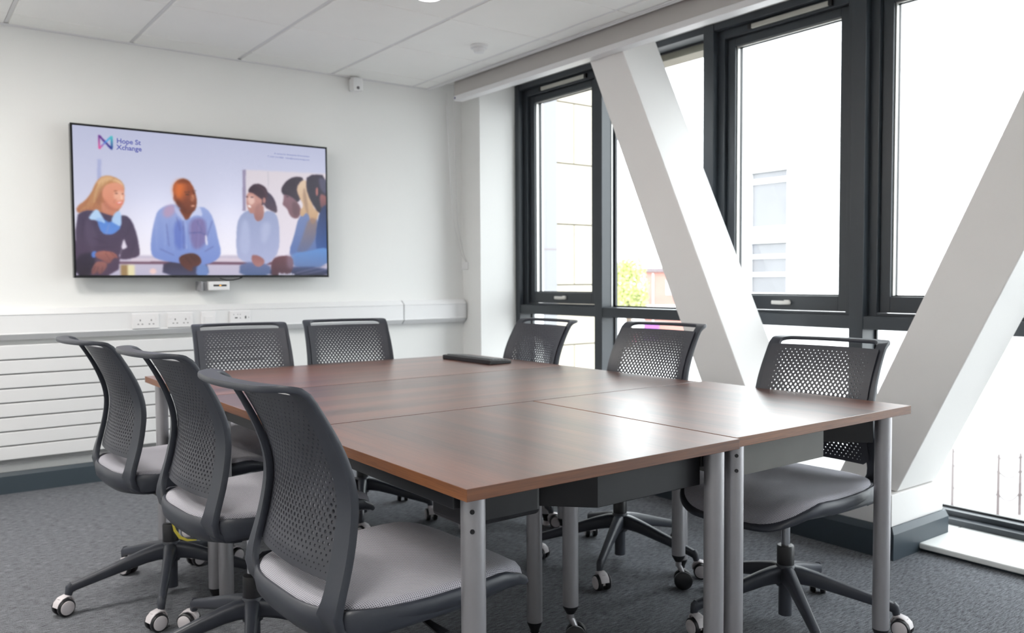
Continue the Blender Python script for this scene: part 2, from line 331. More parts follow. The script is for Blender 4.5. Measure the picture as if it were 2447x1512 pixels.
# ------------------------------------------------------------------ curtain wall of windows
MULL = [4.055 - .912 * i for i in range(7)]       # centres
ends = [4.955] + MULL + [MULL[-1] - .912]
kinds = ['open', 'fixed', 'open', 'open', 'fixed', 'open', 'fixed', 'fixed']
YEND = ends[-1]
bm = bmesh.new(); add_box(bm, XW, 3.95, Y0, YEND, 0, 2.7); struct('wall_right_end', bm, M['wall'])
trim = 5
ZT0, ZT1 = .885, .948
fr = bmesh.new()
for y in MULL: add_box(fr, XW, 3.885, y - .036, y + .036, .0, 2.555)
add_box(fr, XW, 3.885, 4.905, 4.955, 0, 2.555); add_box(fr, XW, 3.885, YEND, YEND + .05, 0, 2.555)
struct('trim_5', fr, M['frame'], bevel=.002)      # mullions
for i in range(len(ends) - 1):
    ya = ends[i] - (.05 if i == 0 else .036); yb = ends[i + 1] + (.036 if i < len(ends) - 2 else .05)
    win = struct_empty('window_%d' % (i + 1))
    # transom, head, foot
    obj('transom', box(XW + .004, 3.885, yb, ya, ZT0, ZT1), M['frame'], win, bevel=.002)
    obj('head', box(XW + .004, 3.885, yb, ya, 2.515, 2.555), M['frame'], win, bevel=.002)
    obj('bottom_rail', boxes([(XW + .004, 3.885, yb, ya, 0.0, .062), (3.80, 3.885, yb, ya, .062, .085)]), M['frame'], win, bevel=.002)
    # lower pane
    obj('pane', box(3.862, 3.868, yb, ya, .07, ZT0 + .005), M['glass'], win)
    obj('gasket', boxes([(3.852, 3.861, ya - .010, ya, .085, ZT0), (3.852, 3.861, yb, yb + .010, .085, ZT0), (3.845, 3.861, yb, ya, .085, .093), (3.852, 3.861, yb, ya, ZT0 - .008, ZT0)]), M['gasket'], win)
    if kinds[i] == 'open':
        a, b = ya, yb
        def ring(x0, x1, a, b, z0, z1, w, wb=None, wt=None):
            wb = wb or w; wt = wt or w
            return [(x0, x1, a - w, a, z0, z1), (x0, x1, b, b + w, z0, z1), (x0, x1, b + w, a - w, z0, z0 + wb), (x0, x1, b + w, a - w, z1 - wt, z1)]
        obj('frame', boxes(ring(3.785, 3.885, a, b, ZT1, 2.515, .045, .012, .05)), M['frame'], win, bevel=.002)
        obj('sash', boxes(ring(3.808, 3.88, a - .047, b + .047, ZT1 + .016, 2.463, .052, .077, .045)), M['frame'], win, bevel=.003)
        ga, gb = a - .099, b + .099
        obj('gasket', boxes(ring(3.845, 3.861, ga, gb, 1.041, 2.418, .007)), M['gasket'], win)
        obj('glazing_bead', boxes([(3.825, 3.850, ga - .006, ga - .0005, 1.045, 2.41), (3.822, 3.83, gb, ga, 2.411, 2.4175)]), M['alu'], win)
        obj('pane', box(3.862, 3.868, gb, ga, 1.035, 2.425), M['glass'], win)
        yc = (a + b) / 2
        obj('trickle_vent', box(3.772, 3.786, yc - .27, yc + .19, 2.478, 2.503), M['vent'], win, bevel=.003)
        obj('vent_end_cap', boxes([(3.770, 3.786, yc + .191, yc + .212, 2.476, 2.505), (3.770, 3.786, yc - .292, yc - .271, 2.476, 2.505)]), M['gasket'], win, bevel=.002)
        hm = bmesh.new(); add_box(hm, 3.795, 3.808, yc - .045, yc - .015, .993, 1.017)
        add_sweep(hm, [(3.790, yc + .055, 1.004), (3.782, yc + .05, 1.004), (3.779, yc, 1.003), (3.781, yc - .045, 1.003), (3.792, yc - .058, 1.003)], (0, 0, 1), [.012, .02, .022, .02, .012], [.008, .011, .012, .011, .008], n=10)
        obj('handle', hm, mat('white_handle', (.72, .71, .68), .35, var=(20, .02)), win, smooth=True, label='small pale window handle')
    else:
        obj('pane', box(3.862, 3.868, yb, ya, ZT1 - .005, 2.52), M['glass'], win)
        obj('gasket', boxes([(3.852, 3.861, ya - .012, ya, ZT1, 2.515), (3.852, 3.861, yb, yb + .012, ZT1, 2.515), (3.852, 3.861, yb, ya, ZT1, ZT1 + .01), (3.852, 3.861, yb, ya, 2.505, 2.515)]), M['gasket'], win)
        obj('glazing_bead', box(3.826, 3.834, ya - .0045, ya - .0005, ZT1 + .002, 2.51), M['alu'], win)
struct('trim_6', box(3.89, 4.02, YEND, 4.955, 2.475, 2.62), M['stone'])      # outside lintel band
# window board at the floor and plinth with its skirting
PY0, PY1 = 1.745, 3.5
struct('trim_7', box(3.385, XW + .01, YEND, PY0 - .02, .012, .036), M['sill'], bevel=.006, seg=3)
struct('trim_11', box(3.637, XW + .01, PY0 - .0195, PY1, .012, .036), M['sill'])
struct('trim_8', box(3.405, XW + .01, YEND, PY0 - .02, 0, .0115), M['skirt'])
struct('trim_9', box(3.205, 3.625, PY0, PY1, 0, .259), M['brace'], bevel=.003)                # plinth
bm = bmesh.new()
for (A, B) in (((.0), (.020)),):
    # skirting on the room face, mitred to the near face
    pts = [(0, 0), (.022, 0), (.022, .105), (.008, .13), (0, .13)]
    c0 = [bm.verts.new((3.205 - t, PY1, z)) for t, z in pts]; c1 = [bm.verts.new((3.205 - t, PY0 - t, z)) for t, z in pts]; c2 = [bm.verts.new((3.632, PY0 - t, z)) for t, z in pts]
    for p, q in ((c0, c1), (c1, c2)):
        for k in range(5): bm.faces.new((p[k], p[(k + 1) % 5], q[(k + 1) % 5], q[k]))
    bm.faces.new(c0); bm.faces.new(c2[::-1])
struct('baseboard_right', bm, M['skirt'])
bm = skirt_bm(XP, XP + .01, YB)
struct('trim_10', boxes([(XP - .02, XP, 4.955, YB, 0, .11), (XP - .02, XW, 4.935, 4.955, 0, .11)]), M['skirt'])

# diagonal braces (box sections)
def brace(name, quad, xa, xb, label):
    bm = bmesh.new(); add_prism(bm, [(0, y, z) for y, z in quad], (xa, 0, 0), (xb, 0, 0))
    return tag(obj(name, bm, M['brace'], bevel=.004), label, 'beam')
import itertools
CAM = Vector((0, 0, 1.13))
def onx(px, py, X):
    d = cf + cr * ((px - 1223.5) / 1994.93) - cu * ((py - 756) / 1994.93); t = X / d.x; p = CAM + d * t; return (p.y, p.z)
def line_at(p, q, z): t = (z - p[1]) / (q[1] - p[1]); return (p[0] + (q[0] - p[0]) * t, z)
XB0, XB1 = 3.262, 3.575
p1, p2 = onx(1410, 148, XB0), onx(1672, 900, XB0); q1, q2 = onx(1485, 113, XB0), onx(1772, 900, XB0)
brace('diagonal_brace', [line_at(q1, q2, .262), line_at(q1, q2, 2.554), line_at(p1, p2, 2.554), line_at(p1, p2, .262)], XB0, XB1, 'white diagonal box brace leaning away, left one of the V before the windows')
p1, p2 = onx(2447, 210, XB0), onx(2131, 866, XB0); q1, q2 = onx(2447, 596, XB0), onx(2142, 1176, XB0)
brace('diagonal_brace', [line_at(q1, q2, .262), line_at(q1, q2, 2.554), line_at(p1, p2, 2.554), line_at(p1, p2, .262)], XB0 + .001, XB1 + .001, 'white diagonal box brace at the right edge, its foot on the plinth corner')

# ------------------------------------------------------------------ wall services
tr = thing('cable_trunking', 'white three-compartment dado trunking running along the back wall under the television', 'trunking', (0, YB - .0006, 0))
def trunk_bm(x0, x1):
    bm = bmesh.new(); zb, zt, t = .826, .992, .07
    prof = [(0, zb), (-t * .55, zb), (-t, zb + .03), (-t, zb + .034), (-t + .004, zb + .036), (-t + .004, zt - .034), (-t, zt - .032), (-t, zt - .030), (-t * .45, zt), (0, zt)]
    add_prism(bm, [(0, y, z) for y, z in prof], (x0, 0, 0), (x1, 0, 0)); return bm
obj('trunking_length', trunk_bm(X0, 2.886), M['whitegloss'], tr)
obj('joint_cover', trunk_bm(2.888, 2.894), mat('joint_grey', (.45, .45, .46), .5, var=(9, .05)), tr)  # mid-grey strip where the trunking lengths meet
obj('trunking_length', trunk_bm(2.896, 3.40), M['whitegloss'], tr)
bm = trunk_bm(3.402, 3.412); obj('end_cap', bm, M['whitegloss'], tr)
YF = YB - .066   # face of trunking lid
def plate(name, x0, x1, label, cat, group=None):
    t = thing(name, label, cat, ((x0 + x1) / 2, YF, .907), group=group)
    w = (x1 - x0) / 2
    obj('faceplate', box(-w, w, -.012, -.0004, -.043, .043), M['socket'], t, bevel=.003)
    return t
def dots(L, y=-.0135):
    bm = bmesh.new()
    for x, z, w, h in L: add_box(bm, x - w / 2, x + w / 2, y, -.0121, z - h / 2, z + h / 2)
    return bm
for n, (x0, x1, lb) in enumerate(((1.117, 1.262, 'white double power socket on the trunking, leftmost under the television'), (1.309, 1.455, 'white double power socket on the trunking, second from the left, beside the data plate'))):
    t = plate('power_socket', x0, x1, lb, 'socket')
    for s in (-1, 1):
        obj('pin_holes', dots([(s * .03 + 0, .004, .005, .010), (s * .03 - .011, -.018, .008, .005), (s * .03 + .011, -.018, .008, .005)]), M['pin'], t)
        obj('rocker_switch', dots([(s * .058, .014, .010, .018)], -.016), M['socket'], t, bevel=.001)
t = plate('data_outlet', 1.503, 1.588, 'white single data outlet plate on the trunking, between the power sockets and media plate', 'socket')
obj('module', box(-.024, .024, -.016, -.0121, -.034, .016), M['socket'], t, bevel=.002)
obj('jack_opening', dots([(-.011, -.02, .012, .012), (.011, -.02, .012, .012)], -.0165), M['whitegloss'], t)
t = plate('media_outlet', 1.673, 1.80, 'white media connector plate on the trunking with black ports, rightmost plate', 'socket')
obj('video_port', dots([(-.025, .002, .016, .006)]), M['black'], t)
obj('audio_port', dots([(.033, .004, .007, .016)]), M['black'], t)
for q_ in ((-.04, .022, .004, .004), (-.015, .022, .004, .004), (0, .022, .004, .004), (0, 0, .005, .005), (.052, .003, .004, .004)): obj('terminal', dots([q_]), M['pin'], t)

rd = thing('radiator', 'wide white horizontal-slatted radiator low on the back wall', 'radiator', (0, YB - .065, 0))
for k in range(8):
    z1 = .8 if k == 0 else .722 - .0763 * (k - 1); z0 = .7235 - .0763 * k + 0
    obj('radiator_slat', box(X0 + .4, 1.93, 0, .022, z0 + .0015 + .0, (z1 if k == 0 else z1 - .0035) - 0), M['white_steel'], rd, bevel=.004)
obj('back_plate', box(X0 + .42, 1.90, .0222, .045, .17, .79), mat('radiator_gap', (.33, .33, .33), .6, var=(5, .05)), rd)
for x in (-.8, .6, 1.7): obj('wall_bracket', box(x, x + .04, .0452, .0645, .25, .7), M['white_steel'], rd)

# ceiling devices
t = thing('smoke_detector', 'round white smoke detector on a ceiling tile near the windows', 'detector', (2.811, 4.062, ZC - .003))
obj('base', lathe([(.052, 0), (.052, -.012), (.048, -.016)], seg=28), M['whitegloss'], t, smooth=True)
obj('sensor_head', lathe([(.034, -.0165), (.034, -.03), (.028, -.04), (.01, -.043)], seg=24), M['whitegloss'], t, smooth=True)
t = thing('motion_sensor', 'small white cube motion sensor fixed where ceiling meets back wall', 'sensor', (2.56, YB - .001, 2.443))
obj('housing', box(-.036, .036, -.07, 0, -.045, .045), M['whitegloss'], t, bevel=.01, seg=3)
obj('lens', lathe([(.011, 0), (.009, -.004), (.003, -.006)], c=(0, 0, 0), seg=14, axis='Y'), M['pin'], t, smooth=True).location = (-.0, -.0702, -.025)
t = thing('ceiling_light', 'round recessed ceiling downlight cut by the top edge of the photo', 'light', (2.13, 3.50, ZC - .0035))
obj('rim', lathe([(.075, 0), (.072, -.006), (.062, -.006)], seg=32), M['whitegloss'], t, smooth=True)
obj('diffuser', lathe([(.060, -.0062), (.058, -.008)], seg=32), M['lamp'], t)

# ================================================================== TELEVISION
YT = 5.08
TX0, TX1, TZ0, TZ1 = .820, 2.310, 1.156, 1.996
tv = thing('television', 'large flat black television on the back wall showing people in a meeting', 'television', ((TX0 + TX1) / 2, YT, (TZ0 + TZ1) / 2))
tw, th = (TX1 - TX0) / 2, (TZ1 - TZ0) / 2
obj('case', boxes([(-tw, tw, .003, .045, -th, th), (-tw * .7, tw * .7, .0451, .07, -th * .6, th * .5)]), M['tvblack'], tv, bevel=.003)
obj('bezel', boxes([(-tw, tw, -.002, .0029, th - .010, th), (-tw, tw, -.002, .0029, -th, -th + .013), (-tw, -tw + .010, -.002, .0029, -th + .013, th - .010), (tw - .010, tw, -.002, .0029, -th + .013, th - .010)]), M['tvblack'], tv)
for x in (-.3, .25): obj('wall_mount', box(x, x + .05, .0702, .109, -.2, .2), M['blacksteel'], tv)
SX0, SX1, SZ0, SZ1 = TX0 + .010, TX1 - .010, TZ0 + .013, TZ1 - .010
GW, GH = 560, 316
def cpx(x, y):      # picture point (close-up frame) -> grid pixel of the screen
    px, py = 130 + x / 3.287, 260 + y / 3.287
    d = cf + cr * ((px - 1223.5) / 1994.93) - cu * ((py - 756) / 1994.93); t = YT / d.y; p = CAM + d * t
    return ((p.x - SX0) / (SX1 - SX0) * GW, (SZ1 - p.z) / (SZ1 - SZ0) * GH)
yy, xx = np.mgrid[0:GH, 0:GW].astype(float)
v = yy / GH; u = xx / GW
def srgb(a): a = np.asarray(a, float) / 255; return a
def lerp3(a, b, t): return srgb(a)[None, None] * (1 - t[..., None]) + srgb(b)[None, None] * t[..., None]
img = np.where(v[..., None] < .45, lerp3((184, 188, 214), (204, 206, 228), np.clip(v / .45, 0, 1)), lerp3((204, 206, 228), (234, 230, 240), np.clip((v - .45) / .4, 0, 1)))
img += (np.exp(-(((u - .30) / .12) ** 2 + ((v - .62) / .25) ** 2)) * .07)[..., None] + (np.exp(-(((u - .58) / .1) ** 2 + ((v - .6) / .3) ** 2)) * .06)[..., None]
def blur(a, r):
    if r <= 0: return a
    for ax in (0, 1):
        k = np.ones(2 * r + 1) / (2 * r + 1)
        a = np.apply_along_axis(lambda s: np.convolve(np.pad(s, r, mode='edge'), k, 'valid'), ax, a)
    return a
def fill_mask(pts, soft=1):
    P = np.array(pts); m = np.zeros((GH, GW), bool); n = len(P)
    x0, x1 = int(max(0, P[:, 0].min() - 1)), int(min(GW, P[:, 0].max() + 2)); y0, y1 = int(max(0, P[:, 1].min() - 1)), int(min(GH, P[:, 1].max() + 2))
    if x1 <= x0 or y1 <= y0: return m.astype(float), (0, 1, 0, 1)
    X, Y = xx[y0:y1, x0:x1] + .5, yy[y0:y1, x0:x1] + .5; ins = np.zeros(X.shape, bool)
    for i in range(n):
        ax, ay = P[i]; bx, by = P[(i + 1) % n]
        c = ((ay > Y) != (by > Y)) & (X < (bx - ax) * (Y - ay) / ((by - ay) or 1e-9) + ax); ins ^= c
    m[y0:y1, x0:x1] = ins
    m = m.astype(float); pad = soft * 2 + 1
    Y0_, Y1_, X0_, X1_ = max(0, y0 - pad), min(GH, y1 + pad), max(0, x0 - pad), min(GW, x1 + pad)
    m[Y0_:Y1_, X0_:X1_] = blur(m[Y0_:Y1_, X0_:X1_], soft)
    return m, (Y0_, Y1_, X0_, X1_)
def smoothpoly(p, it=2):
    p = [tuple(map(float, a)) for a in p]
    for _ in range(it):
        q = []
        for i in range(len(p)):
            a, b = p[i], p[(i + 1) % len(p)]
            q += [(a[0] * .75 + b[0] * .25, a[1] * .75 + b[1] * .25), (a[0] * .25 + b[0] * .75, a[1] * .25 + b[1] * .75)]
        p = q
    return p
def poly(col, pts, col2=None, soft=1, sm=1, alpha=1, horiz=False):
    """fill pts (close-up coordinates) with col, grading to col2 downwards (or rightwards)"""
    global img
    p = [cpx(*q) for q in (smoothpoly(pts, sm) if sm else pts)]
    m, (a, b, c, d) = fill_mask(p, soft); m = m[a:b, c:d, None] * alpha
    if col2 is not None:
        q = np.array(p); ax = 0 if horiz else 1; lo, hi = q[:, ax].min(), q[:, ax].max(); g = ((xx if horiz else yy)[a:b, c:d] - lo) / max(1, hi - lo)
        colr = lerp3(col, col2, np.clip(g, 0, 1))
    else: colr = srgb(col)[None, None]
    img[a:b, c:d] = img[a:b, c:d] * (1 - m) + colr * m
def ell(col, cx, cy, rx, ry, rot=0, **k):
    poly(col, [(cx + rx * math.cos(t) * math.cos(rot) - ry * math.sin(t) * math.sin(rot), cy + rx * math.cos(t) * math.sin(rot) + ry * math.sin(t) * math.cos(rot)) for t in np.linspace(0, 2 * PI, 20, endpoint=False)], sm=0, **k)
def stroke(col, pts, w, **k):
    P = [Vector(p) for p in pts]; L, R = [], []
    for i, p in enumerate(P):
        t = (P[min(i + 1, len(P) - 1)] - P[max(i - 1, 0)]); t = t.normalized(); nrm = Vector((-t.y, t.x)) * w / 2; L.append(tuple(p + nrm)); R.append(tuple(p - nrm))
    poly(col, L + R[::-1], sm=0, **k)
# background of the picture
poly((170, 176, 212), [(336, 395), (368, 395), (368, 560), (336, 560)], sm=0)
poly((213, 205, 213), [(1500, 478), (2140, 510), (2150, 1180), (1500, 1180)], (228, 220, 232), sm=0, soft=2)
poly((190, 185, 196), [(1676, 492), (1682, 492), (1682, 900), (1676, 900)], sm=0)
poly((150, 140, 168), [(1478, 478), (1503, 478), (1503, 800), (1478, 800)], sm=0)
poly((202, 192, 210), [(150, 1150), (2150, 1150), (2150, 1330), (150, 1330)], (186, 182, 205), sm=0, soft=2)
poly((214, 200, 214), [(600, 1172), (1700, 1172), (1700, 1200), (600, 1200)], sm=0)
poly((112, 78, 98), [(480, 1198), (1760, 1204), (1760, 1224), (480, 1218)], sm=0)
poly((158, 128, 88), [(520, 1224), (590, 1224), (590, 1315), (520, 1315)], sm=0, soft=2); poly((232, 222, 180), [(576, 1224), (630, 1224), (630, 1315), (576, 1315)], sm=0, soft=2)
ell((240, 205, 200), 775, 1275, 26, 22, soft=2)
# woman at the left: hair, neck, face, jumper, collar, hands
poly((196, 140, 92), [(170, 770), (240, 720), (290, 660), (318, 590), (360, 535), (420, 520), (500, 545), (545, 590), (552, 640), (530, 690), (520, 800), (420, 850), (330, 800), (250, 800), (180, 825)], (172, 112, 84))
poly((214, 172, 128), [(350, 545), (420, 528), (500, 556), (548, 620), (500, 580), (430, 560), (380, 600), (340, 680), (300, 760), (320, 640)], soft=1)
poly((225, 190, 150), [(470, 548), (530, 575), (552, 640), (530, 600)], soft=1)
poly((160, 105, 80), [(340, 640), (380, 590), (380, 700), (350, 770), (320, 720)], soft=2, alpha=.7)
poly((205, 140, 115), [(370, 720), (500, 780), (480, 850), (420, 890), (370, 800)], (190, 122, 100))
poly((222, 152, 124), [(392, 600), (470, 575), (530, 590), (548, 640), (552, 690), (548, 735), (520, 780), (480, 792), (420, 765), (380, 700), (372, 650)], (214, 138, 112))
poly((240, 185, 160), [(470, 650), (535, 640), (548, 700), (500, 730), (465, 700)], soft=2, alpha=.7)
ell((228, 110, 105), 512, 738, 24, 11, rot=-.25); ell((250, 235, 230), 512, 736, 18, 5, rot=-.25, soft=0)
ell((95, 60, 50), 486, 664, 12, 4, rot=.1, soft=0); ell((95, 60, 50), 535, 668, 7, 4, soft=0); ell((140, 90, 65), 482, 645, 16, 3, soft=0)
poly((250, 205, 180), [(520, 660), (545, 712), (520, 716)], soft=1)
poly((72, 62, 88), [(165, 840), (240, 795), (330, 800), (480, 850), (560, 830), (610, 880), (650, 990), (672, 1120), (665, 1160), (560, 1185), (500, 1175), (530, 1100), (520, 1115), (500, 1310), (165, 1315)], (80, 60, 84))
poly((225, 218, 232), [(520, 1110), (545, 1010), (560, 1060), (575, 1090)], soft=1)
poly((50, 40, 62), [(165, 1150), (300, 1120), (330, 1180), (300, 1310), (165, 1315)], (38, 26, 44), soft=2)
poly((92, 78, 104), [(250, 850), (300, 900), (350, 1040), (300, 1100), (230, 1000)], soft=3, alpha=.5)
poly((84, 132, 206), [(320, 800), (380, 860), (440, 900), (520, 820), (525, 930), (480, 975), (430, 992), (370, 975), (340, 900)], (96, 140, 218))
poly((178, 208, 240), [(335, 778), (380, 850), (405, 905), (360, 880), (262, 868), (290, 820)]); poly((172, 202, 238), [(485, 800), (525, 812), (528, 930), (480, 905), (440, 880)])
ell((140, 175, 225), 355, 870, 30, 16, alpha=.6)
poly((88, 128, 205), [(290, 1125), (330, 1112), (335, 1160), (295, 1175)])
poly((166, 104, 94), [(320, 1125), (400, 1112), (480, 1130), (505, 1180), (470, 1165), (430, 1225), (380, 1190), (320, 1165)], (128, 80, 80))
poly((152, 98, 92), [(330, 1195), (400, 1200), (420, 1230), (380, 1290), (350, 1305), (340, 1270), (310, 1308), (285, 1285), (300, 1240)], (120, 78, 80))
for a in ((330, 1290, 345, 1240), (370, 1290, 380, 1240), (300, 1280, 325, 1235)): stroke((100, 62, 66), [(a[0], a[1]), (a[2], a[3])], 5, soft=0)
stroke((120, 74, 70), [(400, 1130), (440, 1190)], 5, soft=0); stroke((120, 74, 70), [(440, 1125), (480, 1165)], 5, soft=0)
for k_ in range(9):      # strands of hair
    stroke((226, 184, 132) if k_ % 2 else (150, 98, 66), [(470 - 16 * k_, 545 + 6 * k_), (395 - 14 * k_, 600 + 10 * k_), (345 - 12 * k_, 690 + 8 * k_), (300 - 14 * k_, 770 + 4 * k_)], 7, alpha=.5)
poly((176, 104, 84), [(372, 690), (400, 720), (440, 770), (500, 792), (470, 800), (420, 790), (385, 750)], soft=3, alpha=.6)
stroke((150, 80, 70), [(500, 700), (470, 722), (468, 745)], 4, alpha=.5); stroke((200, 170, 190), [(430, 905), (405, 985)], 4, alpha=.7)
for a_, b_ in (((600, 900), (560, 1000)), ((640, 1010), (600, 1150)), ((230, 860), (215, 1000)), ((300, 1010), (420, 1060)), ((340, 1090), (480, 1080))): stroke((58, 46, 70), [a_, b_], 9, alpha=.5)
# man in the middle
poly((52, 42, 66), [(860, 1190), (1190, 1190), (1220, 1315), (845, 1315)], (70, 70, 100))
poly((110, 135, 190), [(1120, 1215), (1200, 1215), (1218, 1315), (1110, 1315)], soft=2)
poly((150, 165, 215), [(940, 745), (860, 765), (810, 800), (790, 860), (765, 970), (755, 1080), (765, 1160), (840, 1190), (960, 1210), (1080, 1225), (1200, 1225), (1290, 1180), (1312, 1120), (1290, 1040), (1260, 900), (1225, 810), (1160, 760), (1100, 800)], (118, 140, 205))
poly((120, 100, 150), [(1060, 870), (1180, 850), (1200, 980), (1190, 1060), (1100, 1120), (1060, 1000)], soft=4, alpha=.75)
poly((80, 100, 185), [(930, 900), (1010, 860), (1030, 1100), (950, 1110)], soft=4, alpha=.6)
poly((228, 226, 242), [(1184, 980), (1198, 1000), (1205, 1080), (1186, 1060)], soft=1)
poly((190, 150, 175), [(860, 770), (935, 745), (960, 800), (900, 860), (850, 840)], soft=4, alpha=.7)
for a, b in (((880, 900), (900, 1080)), ((1010, 880), (1020, 1100)), ((960, 850), (990, 960)), ((1120, 880), (1160, 960)), ((1240, 880), (1200, 1000)), ((830, 1100), (940, 1150)), ((1180, 1120), (1250, 1080))): stroke((88, 92, 150), [a, b], 8, alpha=.55)
stroke((70, 78, 140), [(1060, 975), (1150, 970), (1185, 990)], 5); stroke((190, 200, 235), [(1030, 880), (1040, 1100)], 5, alpha=.6)
poly((120, 62, 42), [(960, 780), (1100, 800), (1060, 860), (1030, 875), (985, 840)])
poly((178, 186, 224), [(950, 735), (985, 800), (1035, 880), (1000, 870), (940, 800)]); poly((196, 204, 236), [(1100, 790), (1140, 760), (1170, 850), (1110, 830), (1050, 870)])
poly((156, 78, 44), [(928, 620), (945, 575), (1000, 545), (1050, 558), (1085, 600), (1105, 650), (1120, 720), (1112, 790), (1080, 815), (1020, 800), (965, 760), (940, 700)], (112, 58, 42))
poly((232, 120, 52), [(935, 600), (990, 550), (1030, 600), (1015, 690), (970, 730), (935, 670)], soft=8, alpha=.75)
poly((105, 52, 32), [(960, 565), (1010, 545), (1055, 562), (1075, 590), (1020, 580), (965, 590)], soft=3, alpha=.65)
ell((205, 140, 110), 1085, 700, 14, 30, soft=2, alpha=.8); ell((225, 170, 150), 1088, 762, 16, 6, soft=1); ell((60, 30, 26), 1045, 672, 16, 4, soft=0); ell((60, 30, 26), 1098, 660, 9, 4, soft=0); stroke((70, 38, 30), [(1022, 655), (1062, 652)], 5, soft=0)
ell((140, 70, 44), 946, 700, 13, 26, soft=1, alpha=.8); stroke((96, 46, 32), [(1075, 690), (1092, 722), (1078, 734)], 5, alpha=.7); stroke((84, 40, 30), [(1000, 800), (1040, 822), (1090, 806)], 12, alpha=.5, soft=2)
poly((84, 38, 28), [(945, 720), (975, 700), (1010, 770), (1060, 812), (1010, 802), (960, 760)], soft=4, alpha=.6); stroke((60, 30, 26), [(1080, 645), (1112, 642)], 5, soft=0, alpha=.8)
for k_ in range(14): stroke((120, 134, 196) if k_ % 2 else (176, 190, 230), [(800 + 34 * k_, 870 + (k_ % 3) * 12), (806 + 32 * k_, 1110)], 4, alpha=.35)
poly((82, 42, 34), [(975, 1160), (1060, 1130), (1120, 1140), (1155, 1180), (1150, 1225), (1080, 1240), (1090, 1275), (1050, 1270), (985, 1215)], (98, 52, 46))
for a, b in (((1060, 1140), (1110, 1195)), ((1095, 1140), (1135, 1195)), ((1030, 1160), (1080, 1225))): stroke((56, 26, 24), [a, b], 5, soft=0)
# woman with ponytail
poly((58, 50, 72), [(1640, 640), (1690, 660), (1730, 710), (1752, 790), (1745, 820), (1700, 800), (1650, 770), (1630, 700)], (80, 62, 78))
poly((52, 34, 50), [(1520, 640), (1550, 600), (1590, 585), (1640, 600), (1675, 640), (1670, 700), (1650, 750), (1600, 770), (1560, 700), (1530, 660)], (70, 46, 60))
poly((180, 128, 118), [(1560, 780), (1640, 740), (1650, 840), (1620, 890), (1580, 880), (1560, 830)], (150, 105, 105))
poly((150, 160, 196), [(1500, 800), (1560, 800), (1580, 890), (1640, 870), (1650, 800), (1720, 805), (1755, 850), (1770, 960), (1765, 1120), (1700, 1200), (1640, 1235), (1550, 1225), (1450, 1180), (1430, 1130), (1428, 960), (1445, 860)], (172, 178, 214))
poly((178, 186, 220), [(1480, 850), (1530, 900), (1540, 1100), (1500, 1160), (1450, 1100)], soft=4, alpha=.7)
poly((190, 196, 226), [(1620, 900), (1700, 880), (1690, 1000), (1630, 1080)], soft=5, alpha=.5)
poly((100, 110, 155), [(1460, 1200), (1700, 1215), (1700, 1315), (1450, 1315)], (80, 100, 140), soft=2)
poly((196, 146, 136), [(1512, 660), (1550, 655), (1600, 690), (1640, 720), (1610, 790), (1560, 825), (1530, 815), (1515, 770), (1505, 720)], (178, 128, 120))
poly((232, 196, 186), [(1530, 680), (1570, 690), (1575, 740), (1535, 760), (1515, 710)], soft=2, alpha=.8)
ell((206, 150, 140), 1648, 718, 12, 24, soft=1, alpha=.8); stroke((88, 60, 74), [(1590, 600), (1650, 640), (1672, 700)], 10, alpha=.7); poly((150, 105, 105), [(1575, 770), (1630, 730), (1610, 790), (1570, 822)], soft=3, alpha=.6)
ell((245, 235, 235), 1532, 765, 15, 8, rot=.6, soft=0); ell((60, 36, 44), 1514, 690, 8, 4, soft=0); ell((60, 36, 44), 1552, 694, 12, 4, soft=0)
poly((150, 98, 98), [(1550, 1145), (1600, 1150), (1648, 1180), (1650, 1215), (1610, 1245), (1570, 1230), (1548, 1190)], (170, 120, 120))
# group at the right edge
poly((110, 126, 172), [(1920, 840), (1990, 800), (2080, 850), (2080, 1180), (1880, 1200), (1840, 1120), (1880, 1010)], (84, 110, 170))
poly((48, 36, 52), [(1778, 640), (1800, 590), (1850, 545), (1910, 530), (1960, 545), (1960, 640), (1930, 720), (1890, 740), (1850, 700), (1800, 680)])
poly((130, 96, 108), [(1798, 672), (1822, 676), (1862, 690), (1900, 722), (1935, 770), (1935, 830), (1905, 866), (1862, 852), (1842, 822), (1832, 790), (1812, 768), (1790, 752), (1800, 715)], (118, 82, 92))
poly((88, 60, 70), [(1870, 720), (1910, 740), (1930, 820), (1890, 850), (1865, 800)], soft=3, alpha=.6)
ell((60, 40, 50), 1830, 690, 10, 4, soft=0)
poly((216, 190, 165), [(1900, 620), (1940, 560), (1985, 560), (2010, 640), (2030, 780), (2080, 800), (2060, 880), (2020, 920), (1990, 800), (1940, 860), (1925, 800), (1960, 760), (1915, 680)], (190, 150, 110))
poly((150, 120, 100), [(1960, 600), (1985, 700), (2000, 860), (1975, 800), (1950, 700)], soft=2, alpha=.7)
poly((140, 110, 100), [(2000, 850), (2070, 870), (2060, 1000), (1990, 1120), (1890, 1150), (1950, 1000)], (90, 100, 140), soft=3, alpha=.8)
poly((46, 36, 56), [(1985, 515), (2145, 520), (2145, 820), (2080, 830), (2010, 720), (1975, 620)], (30, 24, 44))
poly((84, 84, 112), [(2070, 530), (2145, 560), (2145, 680), (2090, 640)], soft=3, alpha=.8)
ell((176, 110, 105), 2062, 650, 10, 34, soft=1); poly((150, 92, 92), [(2080, 660), (2145, 690), (2145, 790), (2090, 790)], (100, 66, 76), soft=2)
poly((26, 44, 92), [(2085, 790), (2145, 740), (2150, 1180), (2060, 1130), (2050, 1000)], (50, 90, 160))
poly((92, 140, 205), [(1870, 1130), (1990, 1120), (2100, 1090), (2150, 1100), (2150, 1240), (1900, 1250), (1850, 1190)], (96, 120, 170))
